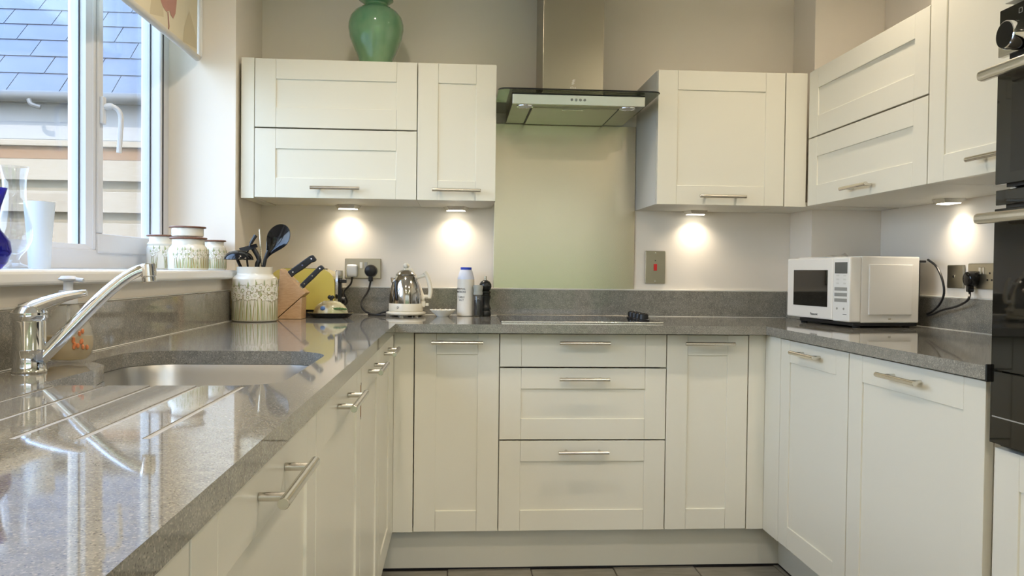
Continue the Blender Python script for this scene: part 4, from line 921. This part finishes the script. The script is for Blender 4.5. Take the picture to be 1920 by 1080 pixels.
b = MB(); b.box(-9, 11, -14.6, -14.3, -.15, 3.4); b.box(-9.05, 11.05, -14.65, -14.25, 3.4, 3.46); one('added_garden_wall', b, 'garden_beige', 'added unseen tall beige rendered garden wall behind the hedge, for reflections', 'wall', (1, -14.45, -.15))  # unseen wall, added to give beige reflections above the hedge
# fence, seen through the window
FY = 2.0
fe = thing('garden_fence', 'sunlit wooden fence of overlapping horizontal boards outside the window', 'fence', (-3, FY, -.15))
fx0, fx1 = -5.2, -.6
b = MB(); b.box(fx0, fx1, FY-.03, FY+.09, 1.848, 1.885, .003); obj('capping', b, 'fence_board', fe)
b = MB(); b.box(fx0, fx1, FY+.001, FY+.04, 1.768, 1.8475, .002); obj('top_rail', b, 'fence_rail', fe)
fb = MB(); fb.box(-(fx1-fx0)/2, (fx1-fx0)/2, -.011, .011, -.067, .067, .002, 1); fme = mesh_of(fb, 'board', 'fence_board')
fb = MB(); fb.box(-(fx1-fx0)/2, (fx1-fx0)/2, -.011, .011, -.067, .067, .002, 1); fme2 = mesh_of(fb, 'board', 'fence_board_back')
for k in range(9):
    o = link(bpy.data.objects.new('board', fme), fe); o.location = ((fx0+fx1)/2+3, .012, 1.70-.2035*k+.15)
    o = link(bpy.data.objects.new('board', fme2), fe); o.location = ((fx0+fx1)/2+3, .07, 1.70-.2035*(k+.5)+.15)
for x in (-5.15, -3.05+.0, -.65):
    b = MB(); b.box(x-.05, x+.05, FY+.085, FY+.18, -.15, 1.84, .003); obj('post', b, 'fence_board_back', fe)
# neighbouring building with slate roof
GY, GZ = 4.85, 2.745
nb = thing('neighbouring_building', 'white neighbouring outbuilding with a blue slate roof beyond the fence', 'building', (-5, GY+.2, -.15))
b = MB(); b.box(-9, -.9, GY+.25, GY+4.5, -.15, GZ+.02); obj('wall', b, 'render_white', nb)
b = MB(); b.box(-9, -.9, GY+.16, GY+.255, 2.25, 2.345); obj('coping', b, 'coping_stone', nb)
b = MB(); b.box(-9, -.9, GY+.1, GY+.14, GZ-.06, GZ+.05); obj('fascia', b, 'gutter_grey', nb)
b = MB(); b.cyl((-9, GY+.03, GZ-.005), (-.9, GY+.03, GZ-.005), .055, n=14); gt = obj('gutter', b, 'gutter_grey', nb)
pbk = bp(68, 193, 'y', GY)
b = MB(); b.tube(smooth_path([(pbk.x-.06, GY-.02, pbk.z+.03), (pbk.x-.03, GY-.03, pbk.z-.02), (pbk.x+.05, GY-.02, pbk.z-.045)]), .022, 8); obj('bracket', b, 'gutter_grey', gt)
b = MB(); b.prism([(GY+.02, GZ+.0), (GY+4.0, GZ+3.98), (GY+4.0, GZ+3.9), (GY+.1, GZ-.02)], 'x', -9, -.9); rf = obj('roof', b, 'gutter_grey', nb)
EX, SWD = .32, .5
sb_ = MB(); sb_.box(-SWD/2+.004, SWD/2-.004, -.012, EX+.1, 0, .009, .001, 1); sme = mesh_of(sb_, 'slate', 'slate')
c45 = math.cos(R(45))
for rrow in range(9):
    for k in range(13):
        x = -7.3+SWD*k+(SWD/2 if rrow % 2 else 0)
        if x > -1.2: continue
        o = link(bpy.data.objects.new('slate', sme), rf); s_ = EX*rrow
        wpos = Vector((x, GY+.03+s_*c45, GZ+.02+s_*c45+.028)); o.location = wpos-Vector((-5, GY+.2, -.15)); o.rotation_euler = (R(43.6), 0, random.uniform(-.004, .004))
